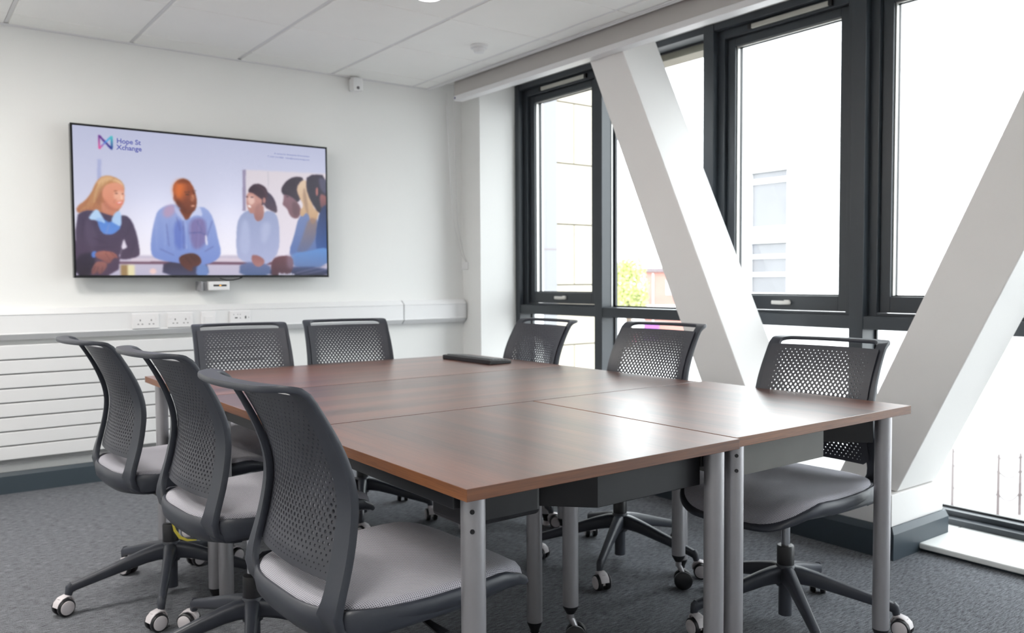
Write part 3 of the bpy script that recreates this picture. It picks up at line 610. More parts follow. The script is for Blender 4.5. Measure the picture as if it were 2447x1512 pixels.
poly((60, 74, 120), [(1700, 1240), (2150, 1240), (2150, 1318), (1690, 1318)], (40, 40, 64), soft=2)
poly((104, 62, 72), [(1705, 1200), (1740, 1160), (1850, 1150), (1880, 1190), (1870, 1280), (1800, 1320), (1710, 1320), (1702, 1250)], (74, 48, 62))
poly((170, 160, 190), [(1820, 1150), (1870, 1120), (1890, 1250), (1830, 1260)], soft=4, alpha=.35)
for x in range(1770, 1880, 18): ell((196, 196, 214), x, 1302 + (x % 5) * 2 - 4, 9, 12, soft=1)
stroke((120, 118, 150), [(1900, 1290), (2130, 1230)], 8, alpha=.6); stroke((150, 150, 180), [(1920, 1310), (2140, 1260)], 6, alpha=.5)
# logo mark: two triangles meeting, violet-pink to teal-blue
def seg(cols, pts, w):
    for i in range(len(pts) - 1):
        n = 8
        for k in range(n):
            a = Vector(pts[i]).lerp(Vector(pts[i + 1]), k / n); b = Vector(pts[i]).lerp(Vector(pts[i + 1]), (k + 1.3) / n)
            t = (i + k / n) / (len(pts) - 1); c = np.array(cols[0]) * (1 - t) + np.array(cols[1]) * t; stroke(tuple(c), [tuple(a), tuple(b)], w, soft=0)
seg(((225, 70, 140), (96, 40, 130)), [(352, 312), (350, 210)], 15)
seg(((96, 40, 130), (30, 40, 130)), [(350, 210), (400, 262), (450, 316)], 15)
seg(((225, 70, 140), (70, 150, 230)), [(352, 312), (400, 262)], 13)
seg(((70, 150, 230), (60, 190, 190)), [(400, 262), (450, 216)], 13)
seg(((60, 190, 190), (30, 40, 130)), [(450, 216), (450, 316)], 15)
img = np.clip(blur(blur(img, 1), 1), 0, 1)
limg = np.where(img <= .04045, img / 12.92, ((img + .055) / 1.055) ** 2.4)
# screen mesh: one vertex per picture element
n1 = GW * GH
co = np.empty((GH, GW, 3)); co[..., 0] = (SX0 + (xx + .5) / GW * (SX1 - SX0)) - (TX0 + TX1) / 2; co[..., 1] = 0; co[..., 2] = (SZ1 - (yy + .5) / GH * (SZ1 - SZ0)) - (TZ0 + TZ1) / 2
idx = np.arange(n1).reshape(GH, GW); q = np.stack([idx[1:, :-1], idx[1:, 1:], idx[:-1, 1:], idx[:-1, :-1]], -1).reshape(-1, 4)
me = bpy.data.meshes.new('screen'); me.vertices.add(n1); me.vertices.foreach_set('co', co.ravel())
me.loops.add(q.size); me.loops.foreach_set('vertex_index', q.ravel().astype(np.int32)); me.polygons.add(len(q)); me.polygons.foreach_set('loop_start', np.arange(0, q.size, 4, dtype=np.int32))
me.update(); me.validate()
ca = me.color_attributes.new('picture', 'FLOAT_COLOR', 'POINT'); ca.data.foreach_set('color', np.concatenate([limg, np.ones((GH, GW, 1))], -1).ravel())
sm = bpy.data.materials.new('screen_picture'); sm.use_nodes = True; n = sm.node_tree.nodes; p = n['Principled BSDF']
at = n.new('ShaderNodeAttribute'); at.attribute_name = 'picture'; sm.node_tree.links.new(at.outputs['Color'], p.inputs['Emission Color'])
p.inputs['Base Color'].default_value = (.01, .01, .01, 1); p.inputs['Emission Strength'].default_value = .33; p.inputs['Roughness'].default_value = .25
me.materials.append(sm)
scr = bpy.data.objects.new('screen', me); C.objects.link(scr); scr.parent = tv; scr['label'] = 'lit screen picture of five people leaning on a rail'
def text(s, size, loc, name, m, parent, align='LEFT', ext=0):
    cu_ = bpy.data.curves.new('t', 'FONT'); cu_.body = s; cu_.size = size; cu_.align_x = align; cu_.resolution_u = 3
    cu_.offset = size * (.022 if size > .03 else .006); to = bpy.data.objects.new('t', cu_); C.objects.link(to); bpy.context.view_layer.update()
    me_ = bpy.data.meshes.new_from_object(to.evaluated_get(bpy.context.evaluated_depsgraph_get())); bpy.data.objects.remove(to)
    me_.materials.clear(); me_.materials.append(m); o_ = bpy.data.objects.new(name, me_); C.objects.link(o_); o_.parent = parent; o_.location = loc; o_.rotation_euler = (PI / 2, 0, 0); return o_
tm = mat('screen_text', (.01, .01, .02), .5, var=(50, .02), emit=(lin(78, 84, 165), .33)); tm2 = mat('screen_text_small', (.01, .01, .02), .5, var=(50, .02), emit=(lin(110, 120, 175), .33))
def spt(x, y, off=-.0008):
    gx_, gy_ = cpx(x, y); return (SX0 + gx_ / GW * (SX1 - SX0) - (TX0 + TX1) / 2, off, SZ1 - gy_ / GH * (SZ1 - SZ0) - (TZ0 + TZ1) / 2)
text('Hope St', .038, spt(488, 268), 'screen_text', tm, tv); text('Xchange', .038, spt(488, 318), 'screen_text', tm, tv)
text('A centre for Enterprise & Innovation', .0155, spt(2003, 381), 'screen_text', tm2, tv, 'RIGHT'); text('T: 0191 516 0000   hello@hopestxchange.com', .0145, spt(2003, 408), 'screen_text', tm2, tv, 'RIGHT')

# small media receiver under the television, cable
t = thing('receiver_box', 'small white receiver box with dark slot hanging under the television', 'box', (1.600, 5.125, 1.105))
obj('case', box(-.060, .066, -.045, .02, -.028, .028), M['whitegloss'], t, bevel=.007, seg=3)
obj('display_slot', box(-.032, .046, -.0465, -.0452, -.002, .008), M['black'], t)
obj('status_light', box(.002, .014, -.0472, -.0466, .001, .005), mat('amber_light', (.5, .25, .02), .4, var=(9, .05), emit=((1, .5, .05), .5)), t)
obj('bracket', boxes([(-.105, -.092, -.045, .064, -.028, .028), (-.0915, .066, .0205, .064, -.028, .028), (-.0915, -.0605, -.02, .02, -.026, .026)]), mat('grey_bracket', (.30, .30, .32), .6, var=(9, .05)), t)
tv_cable = obj('cable', add_sweep(bmesh.new(), [(1.62, 5.12, 1.150), (1.66, 5.125, 1.140), (1.70, 5.125, 1.141), (1.735, 5.12, 1.148), (1.76, 5.11, 1.160)], (0, 1, 0), .006, .006, n=8, e=2), M['black'], smooth=True)
tag(tv_cable, 'short black cable looping below the bottom edge of the television', 'cable')

# ================================================================== TABLES
TT, TB = .74, .715
def leg_profile(zt, foot):
    zb = .125 if foot == 'castor' else .052
    return [(.0245, zt), (.0245, zb), ]
def add_table(label, x0, x1, y0, y1, grain, off, legs, rails, extras=()):
    cx, cy = (x0 + x1) / 2, (y0 + y1) / 2
    t = thing('conference_table', label, 'table', (cx, cy, 0))
    a, b = (x1 - x0) / 2, (y1 - y0) / 2
    top = wood('walnut_top_%s' % grain, grain, off); ed = wood('walnut_edge', 'X', off, .5, True); ed2 = wood('walnut_edge', 'Y', off, .5, True)
    bm = bmesh.new(); g = .0012
    add_box(bm, -a + g, a - g, -b + g, b - g, TB, TT)
    bm.faces.ensure_lookup_table()
    for f in bm.faces:
        nr = f.normal if f.normal.length else (f.verts[1].co - f.verts[0].co).cross(f.verts[2].co - f.verts[0].co).normalized()
        f.normal_update(); nr = f.normal
        f.material_index = 0 if abs(nr.z) > .5 else (1 if abs(nr.y) > .5 else 2)
    obj('tabletop', bm, [top, ed, ed2], t, bevel=.0013)
    for (lx, ly, foot, holes) in legs:
        lx -= cx; ly -= cy
        if foot == 'castor':
            l = obj('leg', lathe([(.0245, TB - .0005), (.0245, .125)], c=(lx, ly, 0), seg=28), M['leg'], t, smooth=True)
            bm = bmesh.new(); add_lathe(bm, [(.0243, .1245), (.0235, .118), (.014, .102), (.013, .100)], c=(lx, ly, 0), seg=20)
            obj('collar', bm, M['black'], l, smooth=True)
            bm = bmesh.new(); add_lathe(bm, [(.011, .0995), (.011, .082)], c=(lx, ly, 0), seg=16)
            add_sweep(bm, [(lx, ly, .086), (lx + .006, ly - .006, .072), (lx + .014, ly - .014, .050), (lx + .016, ly - .016, .032), (lx + .02, ly - .02, .022)], (.7, .7, 0), [.020, .026, .020, .016, .018], [.018, .018, .012, .012, .006], n=10)
            obj('castor_fork', bm, M['leg'], l, smooth=True)
            for s in (-1, 1):
                w = obj('castor_wheel', lathe([(.020, -.009), (.030, -.008), (.033, -.003), (.033, .005), (.028, .009)], seg=24, axis='Y'), M['blacksteel'], l, smooth=True)
                w.location = (lx + .012 + s * .0155 * .7, ly - .012 + s * .0155 * .7, .0335); w.rotation_euler = (0, 0, -PI / 4) if s > 0 else (0, 0, PI * .75)
        else:
            l = obj('leg', lathe([(.0245, TB - .0005), (.0245, .055)], c=(lx, ly, 0), seg=28), M['leg'], t, smooth=True)
            obj('foot', lathe([(.0243, .0545), (.0235, .048), (.015, .03), (.0145, .020)], c=(lx, ly, 0), seg=20), M['black'], l, smooth=True)
            obj('glide', lathe([(.011, .0195), (.016, .014), (.017, 0.0)], c=(lx, ly, 0), seg=20), M['castorgrey'], l, smooth=True)
        if holes:
            for hz in (.693, .655):
                bm = bmesh.new(); add_lathe(bm, [(.0048, 0), (.0048, .003)], seg=14, axis='Y')
                ring = obj('bolt', bm, M['black'], l, smooth=True); ang = math.radians(holes)
                ring.location = (lx + .0265 * math.cos(ang), ly + .0265 * math.sin(ang), hz - .005); ring.rotation_euler = (0, 0, ang + PI / 2)
    obj('frame_rail', boxes([(p[0] - cx, p[1] - cx, p[2] - cy, p[3] - cy, p[4], p[5]) for p in rails]), M['blacksteel'], t, bevel=.002)
    return t, cx, cy
LI = .043
# A: near left, B: near right, C: middle, D: far
tA, ax, ay = add_table('walnut table nearest the camera on the left, its front corner in the middle foreground', .854, 1.6565, 1.286, 2.1065, 'Y', (3.1, 1.7, 0),
    [(.854 + LI, 1.286 + LI, 'glide', -127), (1.612, 1.330, 'glide', 0), (.854 + LI, 2.052, 'glide', 0), (1.606, 2.036, 'glide', 0)],
    [(.872, .890, 1.36, 2.03, .683, .7148), (.93, 1.59, 2.04, 2.06, .665, .7148), (1.60, 1.62, 1.36, 2.01, .665, .7148)])
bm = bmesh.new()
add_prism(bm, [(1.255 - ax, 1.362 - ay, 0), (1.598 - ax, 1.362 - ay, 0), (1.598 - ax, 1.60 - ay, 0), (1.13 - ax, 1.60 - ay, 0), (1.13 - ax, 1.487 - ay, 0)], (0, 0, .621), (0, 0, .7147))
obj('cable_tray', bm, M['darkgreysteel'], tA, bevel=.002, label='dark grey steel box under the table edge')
bm = bmesh.new(); add_box(bm, .93 - ax, 1.125 - ax, 1.40 - ay, 1.54 - ay, .622, .7147)
obj('folding_bracket', bm, M['black'], tA, bevel=.012, seg=3)
tB, bx, by = add_table('right front walnut table, nearest the windows, with grey steel box under its edge', 1.6605, 2.497, 1.300, 2.1068, 'Y', (8.4, 5.2, 0),
    [(1.704, 1.343, 'glide', -127), (2.415, 1.345, 'glide', 0), (1.664, 1.930, 'castor', 0), (2.288, 2.050, 'castor', 0)],
    [(1.69, 1.71, 1.38, 1.90, .66, .7148), (1.70, 2.26, 2.03, 2.05, .665, .7148), (2.38, 2.40, 1.37, 2.03, .665, .7148)])
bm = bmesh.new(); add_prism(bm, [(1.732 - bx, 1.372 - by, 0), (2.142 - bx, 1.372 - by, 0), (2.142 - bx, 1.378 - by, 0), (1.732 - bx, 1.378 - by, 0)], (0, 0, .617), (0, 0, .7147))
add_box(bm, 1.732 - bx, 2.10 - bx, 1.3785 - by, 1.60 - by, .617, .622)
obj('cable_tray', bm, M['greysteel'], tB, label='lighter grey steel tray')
bm = bmesh.new(); add_prism(bm, [(2.165 - bx, 1.555 - by, 0), (2.375 - bx, 1.355 - by, 0), (2.39 - bx, 1.37 - by, 0), (2.18 - bx, 1.57 - by, 0)], (0, 0, .632), (0, 0, .7147))
add_box(bm, 2.14 - bx, 2.18 - bx, 1.55 - by, 1.59 - by, .64, .7147)
obj('folding_bracket', bm, M['black'], tB)
tC, cx_, cy_ = add_table('long walnut table in the middle of the group, behind the two front tables', .856, 2.465, 2.109, 2.903, 'X', (1.3, 9.2, 0),
    [(.90, 2.152, 'glide', 0), (.905, 2.858, 'glide', 0), (2.42, 2.155, 'glide', 0), (2.42, 2.858, 'glide', 0)],
    [(.93, 2.39, 2.15, 2.17, .64, .7148), (.93, 2.39, 2.85, 2.87, .665, .7148), (.90, .92, 2.19, 2.82, .665, .7148)])
tD, dx_, dy_ = add_table('long walnut table farthest from the camera, nearest the television wall', .846, 2.465, 2.907, 3.682, 'X', (6.7, 3.3, 0),
    [(.898, 2.952, 'glide', 0), (.90, 3.635, 'glide', 0), (2.41, 2.965, 'glide', 0), (2.42, 3.635, 'glide', 0)],
    [(.93, 2.39, 2.945, 2.965, .665, .7148), (.93, 2.39, 3.62, 3.64, .665, .7148)])

# keyboard on the far table
kb = thing('keyboard', 'slim black computer keyboard lying on the far table', 'keyboard', (2.272, 3.33, TT + .0005), math.radians(91))
bm = bmesh.new(); add_prism(bm, [(0, -.062, 0), (0, .062, 0), (0, .062, .020), (0, .045, .021), (0, -.062, .014)], (-.20, 0, 0), (.20, 0, 0))
obj('case', bm, M['black'], kb, bevel=.003)
bm = bmesh.new()
for r in range(5):
    for c in range(18):
        x = -.19 + c * .0212; y = -.05 + r * .019; z = .0145 + r * .0013
        add_box(bm, x, x + .0175, y, y + .0155, z, z + .0045)
o = obj('keys', bm, M['key'], kb); o['kind'] = 'stuff'

# ================================================================== CHAIRS
PROF = [(-.115, .432), (-.155, .437), (-.180, .452), (-.186, .475), (-.177, .515), (-.160, .57), (-.146, .63), (-.139, .685), (-.144, .735), (-.160, .785), (-.183, .835), (-.210, .882), (-.228, .910), (-.242, .924), (-.262, .932), (-.285, .9345), (-.312, .9335)]
PR = np.array(PROF)
for _ in range(1):
    PR2 = []
    for i in range(len(PR) - 1): PR2 += [PR[i] * .75 + PR[i + 1] * .25, PR[i] * .25 + PR[i + 1] * .75]
    PR = np.array([PR[0]] + PR2 + [PR[-1]])
SS = np.concatenate([[0], np.cumsum(np.linalg.norm(np.diff(PR, axis=0), axis=1))]); STOT = SS[-1]
def prof(s):
    f = np.interp(s, SS, PR[:, 0]); z = np.interp(s, SS, PR[:, 1]); f2 = np.interp(s + .004, SS, PR[:, 0]); z2 = np.interp(s + .004, SS, PR[:, 1])
    f1 = np.interp(s - .004, SS, PR[:, 0]); z1 = np.interp(s - .004, SS, PR[:, 1]); t = np.array([f2 - f1, z2 - z1]); t /= np.linalg.norm(t)
    return f, z, t
def s_of_z(z): return float(np.interp(z, PR[:30, 1], SS[:30]))
def sheet(l, s, off=0, curve=.030):
    """point of the back surface at lateral l, arc length s; off = distance to the front"""
    f, z, t = prof(s); k = curve * min(1, max(.0, (s - .02) / .16))
    bow = -k * (1 - (l / .205) ** 2) if abs(l) < .205 else k * (abs(l) - .205) * 6
    nx, nz = t[1], -t[0]             # front normal in (f,z)
    return Vector((f + bow + nx * off, l, z + nz * off))
def frame_mesh():
    """one band: up the left side, across the top lip, down the right"""
    st = STOT - .001
    wo = lambda s: interp([(0, .222), (.04, .229), (.08, .2335), (.13, .2315), (.26, .222), (.36, .217), (.50, .214), (.66, .214)], s)
    wi = lambda s: interp([(0, .120), (.05, .130), (.075, .146), (.095, .166), (.12, .179), (.15, .181), (.27, .176), (.41, .172), (.56, .176), (.66, .176)], s)
    tI = s_of_z(.9275) + .018                    # inner edge of the top rail
    R, r = .060, .034
    outer, inner = [], []
    N = 26
    for i in range(N):  # straight part
        t = i / (N - 1); so = t * (st - R); si = t * (tI - r); outer.append((wo(so), so)); inner.append((wi(si), si))
    K = 10
    for k in range(1, K + 1):
        a = PI / 2 * k / K
        outer.append((wo(st) - R + R * math.cos(a), st - R + R * math.sin(a))); inner.append((wi(tI) - r + r * math.cos(a), tI - r + r * math.sin(a)))
    L = 9
    xo, xi = outer[-1][0], inner[-1][0]
    for k in range(1, L + 1):
        t = k / L; outer.append((xo * (1 - t), st)); inner.append((xi * (1 - t), tI + .004 * math.sin(t * PI / 2)))
    path = [(o, i_) for o, i_ in zip(outer, inner)]
    path = path + [((-o[0], o[1]), (-i_[0], i_[1])) for o, i_ in path[::-1][1:]]
    bm = bmesh.new(); rings = []
    for (ol, os_), (il, is_) in path:
        ring = []
        top = max(0, min(1, (is_ - .40) / .1)); T = .017 * (1 - top) + .013 * top
        for (t, d) in ((0, .25), (.04, .5), (.15, .5), (.5, .5), (.85, .5), (.96, .5), (1, .25), (1, -.25), (.96, -.5), (.85, -.5), (.5, -.56), (.15, -.5), (.04, -.5), (0, -.25)):
            l = il + (ol - il) * t; s = is_ + (os_ - is_) * t
            ring.append(bm.verts.new(sheet(l, s, -.010 + d * T)))
        rings.append(ring)
    n = len(rings[0])
    for a, b in zip(rings, rings[1:]):
        for k in range(n): bm.faces.new((a[k], a[(k + 1) % n], b[(k + 1) % n], b[k]))
    bm.faces.new(rings[0][::-1]); bm.faces.new(rings[-1])
    for sg in (-1, 1):
        add_sweep(bm, [(-.186, sg * .190, .452), (-.181, sg * .212, .455), (-.160, sg * .229, .457), (-.12, sg * .238, .456), (-.05, sg * .240, .454), (.05, sg * .2395, .453), (.14, sg * .236, .452), (.20, sg * .226, .452)], (0, 0, 1),
                  [.050, .058, .062, .056, .048, .042, .034, .020], [.018, .019, .018, .017, .016, .014, .011, .006], n=14, e=2.6)
    return bm
def panel_mesh():
    """perforated back panel in brick-like cells, each with an oval hole"""
    cw, chh = .0168, .0109; rows = 34; s0 = s_of_z(.540); verts = {}; V = []; F = []
    wtot = .196
    def vert(l, s):
        k = (round(l, 4), round(s, 4))
        if k not in verts: verts[k] = len(V); V.append(k)
        return verts[k]
    def hole(l, s):
        V.append((l, s)); return len(V) - 1
    nc = 21
    xL = -nc / 2 * cw
    for j in range(rows):
        sc = s0 + (j + .5) * chh; shift = 0 if j % 2 == 0 else cw / 2; cells = nc if j % 2 == 0 else nc - 1
        for i in range(cells):
            lc = xL + (i + .5) * cw + shift
            uu = abs(lc) / (nc / 2 * cw); vv = (j + .5) / rows
            g = interp([(0, .36), (.06, .45), (.18, .80), (.34, 1.0), (.55, .95), (.78, .66), (1, .42)], vv) * interp([(0, 1), (.6, 1), (.82, .92), (.97, .45)], uu)
            if vv < .06 and j % 2 == 0: pass
            ra, rb = .0046 * g, .0051 * g
            outer = []
            for k in range(4):
                pass
            pts = [(.5, 0), (.5, .5), (0, .5), (-.5, .5), (-.5, 0), (-.5, -.5), (0, -.5), (.5, -.5)]
            o = [vert(lc + p[0] * cw, sc + p[1] * chh) for p in pts]
            inn = []
            for m_ in range(16):
                a = 2 * PI * m_ / 16; inn.append(hole(lc + ra * math.cos(a), sc + rb * math.sin(a)))
            for m_ in range(8):
                a0, a1, a2 = inn[2 * m_], inn[2 * m_ + 1], inn[(2 * m_ + 2) % 16]
                F.append((o[m_], o[(m_ + 1) % 8], a2, a1, a0))
        if j % 2 == 1:   # half cells at row ends
            for sx in (-1, 1):
                e = sx * nc / 2 * cw; i_ = e - sx * cw / 2
                q = [vert(e, sc - chh / 2), vert(e, sc), vert(e, sc + chh / 2), vert(i_, sc + chh / 2), vert(i_, sc), vert(i_, sc - chh / 2)]
                F.append(tuple(q if sx > 0 else q[::-1]))
    # plain margins
    xE = nc / 2 * cw; sT = s0 + rows * chh; sB = s0 - .010; sU = sT + .014
    for sx in (-1, 1):
        for j in range(rows):
            for h in (0, 1):
                a, b = s0 + (j + h / 2) * chh, s0 + (j + (h + 1) / 2) * chh
                q = [vert(sx * xE, a), vert(sx * wtot, a), vert(sx * wtot, b), vert(sx * xE, b)]; F.append(tuple(q if sx > 0 else q[::-1]))
    for (sa, base) in ((sB, s0), (sU, sT)):
        kk = sorted((k for k in verts if abs(k[1] - base) < 1.5e-4)); ref = sa
        for ka, kb in zip(kk, kk[1:]):
            va, vb = verts[ka], verts[kb]
            if sa < base: F.append((vert(ka[0], sa), vert(kb[0], sa), vb, va))
            else: F.append((va, vb, vert(kb[0], sa), vert(ka[0], sa)))
    # rounded lower corners: squeeze the margin rows inwards near the bottom
    def pos(l, s, off):
        k = max(0., 1 - (s - sB) / .030); lim = wtot - .024 * k * k
        l2 = l * lim / wtot if abs(l) > xE - .02 else l
        return tuple(sheet(l2, s, off))
    n = len(V); out = [pos(l, s, .0035) for l, s in V] + [pos(l, s, 0) for l, s in V]
    cnt = {}
    for f in F:
        for a, b in zip(f, f[1:] + f[:1]): cnt[(a, b)] = 1
    side = [(b, a, a + n, b + n) for (a, b) in cnt if (b, a) not in cnt]
    F2 = F + [tuple(i + n for i in f[::-1]) for f in F] + side
    me = bpy.data.meshes.new('back_panel'); me.from_pydata(out, [], F2); me.update(); me.materials.append(M['plastic_l'])
    me.polygons.foreach_set('use_smooth', [True] * len(me.polygons)); me.set_sharp_from_angle(angle=math.radians(35))
    return me
def outline(a, sc=1.0, grow=0):
    """seat outline; a=0 front"""
    ca, sa = math.cos(a), math.sin(a)
    if ca >= 0: e, fx = 4.2, .325
    else: e, fx = 3.3, .222
    return ((fx * math.copysign(abs(ca) ** (2 / e), ca) * sc + grow * ca) + .01, .238 * math.copysign(abs(sa) ** (2 / 3.4), sa) * sc + grow * sa)
def seat_top(f, l):
    z = .487 + interp([(-.22, .006), (-.1, -.004), (.05, -.008), (.16, -.002), (.21, -.001), (.26, -.009), (.30, -.022), (.34, -.042)], f)
    return z + .010 * (min(1, abs(l) / .23)) ** 3
def front_k(f): return max(0., min(1., (f - .20) / .13))
def seat_pad_mesh():
    bm = bmesh.new(); N = 84; rings = []; uvl = {}
    for rho, dz in ((.12, 0), (.3, 0), (.45, 0), (.6, 0), (.72, 0), (.82, 0), (.90, 0), (.955, -.0015), (.985, -.006), (1.0, -.014), (.997, -.022)):
        ring = []
        for i in range(N):
            a = 2 * PI * i / N; f, l = outline(a, rho); d = dz * (1 + 1.5 * front_k(f)); v = bm.verts.new((f, l, seat_top(f, l) + d)); ring.append(v)
            slope = interp([(-.3, 0), (.20, 0), (.27, .004), (.33, .022)], f)
            uvl[v] = (f + slope + math.cos(a) * abs(d), l + math.sin(a) * abs(d) * .9)
        rings.append(ring)
    c = bm.verts.new((.01, 0, seat_top(.01, 0))); uvl[c] = (.01, 0)
    for a, b in zip(rings, rings[1:]):
        for i in range(N): bm.faces.new((a[i], a[(i + 1) % N], b[(i + 1) % N], b[i]))
    for i in range(N): bm.faces.new((rings[0][(i + 1) % N], rings[0][i], c))
    bm.faces.new(rings[-1])
    uv = bm.loops.layers.uv.new('weave')
    for fc in bm.faces:
        for lp in fc.loops: lp[uv].uv = uvl[lp.vert]
    return bm
def seat_shell_mesh():
    bm = bmesh.new(); N = 84; rings = []
    for rho, d, gr in ((.985, 0, 0), (1.008, .0008, .003), (1.018, -.003, .006), (1.022, -.017, .007), (1.010, -.033, .006), (.965, -.047, 0), (.86, -.052, 0), (.6, -.056, 0), (.3, -.058, 0)):
        ring = []
        for i in range(N):
            a = 2 * PI * i / N; f, l = outline(a, rho, gr); k = front_k(f)
            z = seat_top(min(f, .335), l) - .0135 * (1 + 1.5 * k) + d * (1 - .50 * k) * (1 + .38 * max(0., min(1., (-.02 - f) / .12))) + (.012 * k if d < -.04 else 0)
            ring.append(bm.verts.new((f, l, z)))
        rings.append(ring)
    for a, b in zip(rings, rings[1:]):
        for i in range(N): bm.faces.new((a[i], a[(i + 1) % N], b[(i + 1) % N], b[i]))
    bm.faces.new(rings[-1])
    return bm
def mechanism_mesh():
    bm = bmesh.new(); add_box(bm, -.10, .14, -.075, .075, .380, .404); add_box(bm, -.06, .08, -.05, .05, .362, .3795)
    add_sweep(bm, [(.03, -.05, .40), (.04, -.16, .398), (.05, -.23, .385)], (1, 0, 0), [.014, .014, .03], [.008, .008, .006], n=8)
    return bm
def base_mesh():
    bm = bmesh.new()
    add_lathe(bm, [(.030, .120), (.034, .150), (.034, .180), (.029, .192)], seg=28)
    add_lathe(bm, [(.0215, .022), (.0215, .1195)], seg=24)
    for k in range(5):
        a = 2 * PI * k / 5; ca, sa = math.cos(a), math.sin(a); path, ws, ts = [], [], []
        for r, z, w, t in ((.015, .158, .050, .060), (.05, .157, .043, .056), (.09, .150, .037, .050), (.15, .135, .033, .044), (.21, .119, .030, .038), (.27, .103, .027, .033), (.315, .091, .026, .030), (.332, .084, .026, .030)):
            path.append((r * ca, r * sa, z)); ws.append(w); ts.append(t)
        add_sweep(bm, path, (-sa, ca, 0), ws, ts, n=12, e=3.2)
        add_sweep(bm, [(.322 * ca, .322 * sa, .100), (.330 * ca, .330 * sa, .088), (.334 * ca, .334 * sa, .070), (.335 * ca, .335 * sa, .064)], (-sa, ca, 0), [.022, .026, .023, .021], [.022, .030, .024, .022], n=12, e=2.4)
    return bm
def castor_parts(parent, loc, rot, wheel_me, cap_me, hood_me):
    c = bpy.data.objects.new('castor', hood_me); C.objects.link(c); c.parent = parent; c.location = loc; c.rotation_euler = (0, 0, rot)
    for s in (-1, 1):
        w = bpy.data.objects.new('wheel', wheel_me); C.objects.link(w); w.parent = c; w.location = (-.018, s * .0165, .0295)
        q = bpy.data.objects.new('wheel_cap', cap_me); C.objects.link(q); q.parent = c; q.location = (-.018, s * .0268, .0295); q.rotation_euler = (0, 0, 0 if s > 0 else PI)
    return c
def to_mesh(name, bm, m, smooth=40):
    bmesh.ops.recalc_face_normals(bm, faces=bm.faces); me = bpy.data.meshes.new(name); bm.to_mesh(me); bm.free(); me.materials.append(m)
    me.polygons.foreach_set('use_smooth', [True] * len(me.polygons)); me.set_sharp_from_angle(angle=math.radians(smooth)); return me
wheel_me = to_mesh('wheel', lathe([(.012, -.009), (.026, -.009), (.0293, -.006), (.0295, .004), (.027, .0088), (.012, .0092)], seg=28, axis='Y'), M['black'])
cap_me = to_mesh('wheel_cap', lathe([(.0235, -.001), (.0235, .0008), (.0215, .0022), (.004, .0026)], seg=28, axis='Y'), M['castorgrey'])
hb = bmesh.new(); add_lathe(hb, [(.0085, .040), (.0085, .066)], seg=16)
add_sweep(hb, [(.012, 0, .030), (.014, 0, .045), (.006, 0, .058), (-.010, 0, .064), (-.028, 0, .060), (-.042, 0, .048), (-.047, 0, .034)], (0, 1, 0), [.013, .018, .026, .032, .034, .034, .032], [.006, .007, .008, .008, .007, .005, .004], n=12, e=3)
add_box(hb, -.035, .010, -.006, .006, .02, .060)
hood_me = to_mesh('castor', hb, M['castorgrey'])
panel_me = panel_mesh(); frame_me = to_mesh('back_frame', frame_mesh(), M['plastic'], 50); pad_me = to_mesh('seat_pad', seat_pad_mesh(), M['fabric'], 60)
shell_me = to_mesh('seat_shell', seat_shell_mesh(), M['plastic'], 50); mech_me = to_mesh('mechanism', mechanism_mesh(), M['black'], 30); base_me = to_mesh('star_base', base_mesh(), M['plastic'], 50)
cov_me = to_mesh('column_cover', lathe([(.0275, .1925), (.0275, .250), (.0255, .254), (.017, .2545)], seg=24), M['black']); gas_me = to_mesh('gas_column', lathe([(.0145, .2546), (.0145, .378)], seg=20), M['chrome'])
def link(name, me, parent, loc=(0, 0, 0)):
    o = bpy.data.objects.new(name, me); C.objects.link(o); o.parent = parent; o.location = loc; return o
def chair(x, y, th_, dz, phi, castor_rots, label):
    t = thing('task_chair', label, 'chair', (x, y, 0), math.radians(th_), 'charcoal task chairs around the tables')
    for nm, me_ in (('seat_pad', pad_me), ('seat_shell', shell_me), ('back_frame', frame_me), ('back_panel', panel_me), ('mechanism', mech_me)): link(nm, me_, t, (0, 0, dz))
    link('gas_column', gas_me, t, (0, 0, max(0, dz) * .5)); link('column_cover', cov_me, t)
    ang = math.radians(phi - th_)
    b = link('star_base', base_me, t); b.rotation_euler = (0, 0, ang)
    for k in range(5):
        a = ang + 2 * PI * k / 5; cr_ = math.radians(castor_rots[k] - th_)
        castor_parts(t, (.335 * math.cos(a), .335 * math.sin(a), 0), cr_, wheel_me, cap_me, hood_me)
    return t
L1 = chair(.800, 3.150, 3.9, .011, 178, [20, 15, 60, 200, 120], 'farthest of the three grey-seated task chairs on the left, yellow strip at its base')
L2 = chair(.848, 2.438, 3.4, .016, 176, [25, 80, 150, 240, 310], 'middle one of the three grey-seated task chairs on the left')
L3 = chair(.856, 1.688, 1.6, .007, 140, [30, 80, 150, 240, 310], 'grey-seated task chair nearest the camera, in the left foreground')
R3 = chair(2.346, 1.637, 183.8, -.007, -57, [100, 30, 140, 80, 310], 'task chair on the window side nearest the camera, before the V of braces')
R2 = chair(2.340, 2.408, 181.8, .017, 213, [75, 130, 20, 60, 110], 'task chair on the window side, middle of three, before the left brace')
R1 = chair(2.391, 3.255, 179.6, .003, 200, [60, 150, 20, 80, 110], 'task chair on the window side farthest away, beside the keyboard')
B1 = chair(1.268, 3.567, -96.2, .008, 65, [60, 150, 20, 80, 110], 'task chair at the far end of the tables, below the television')
B2 = chair(1.800, 3.611, -99.3, .008, -46, [70, 60, 20, 80, 110], 'task chair at the far end of the tables, right of the television')
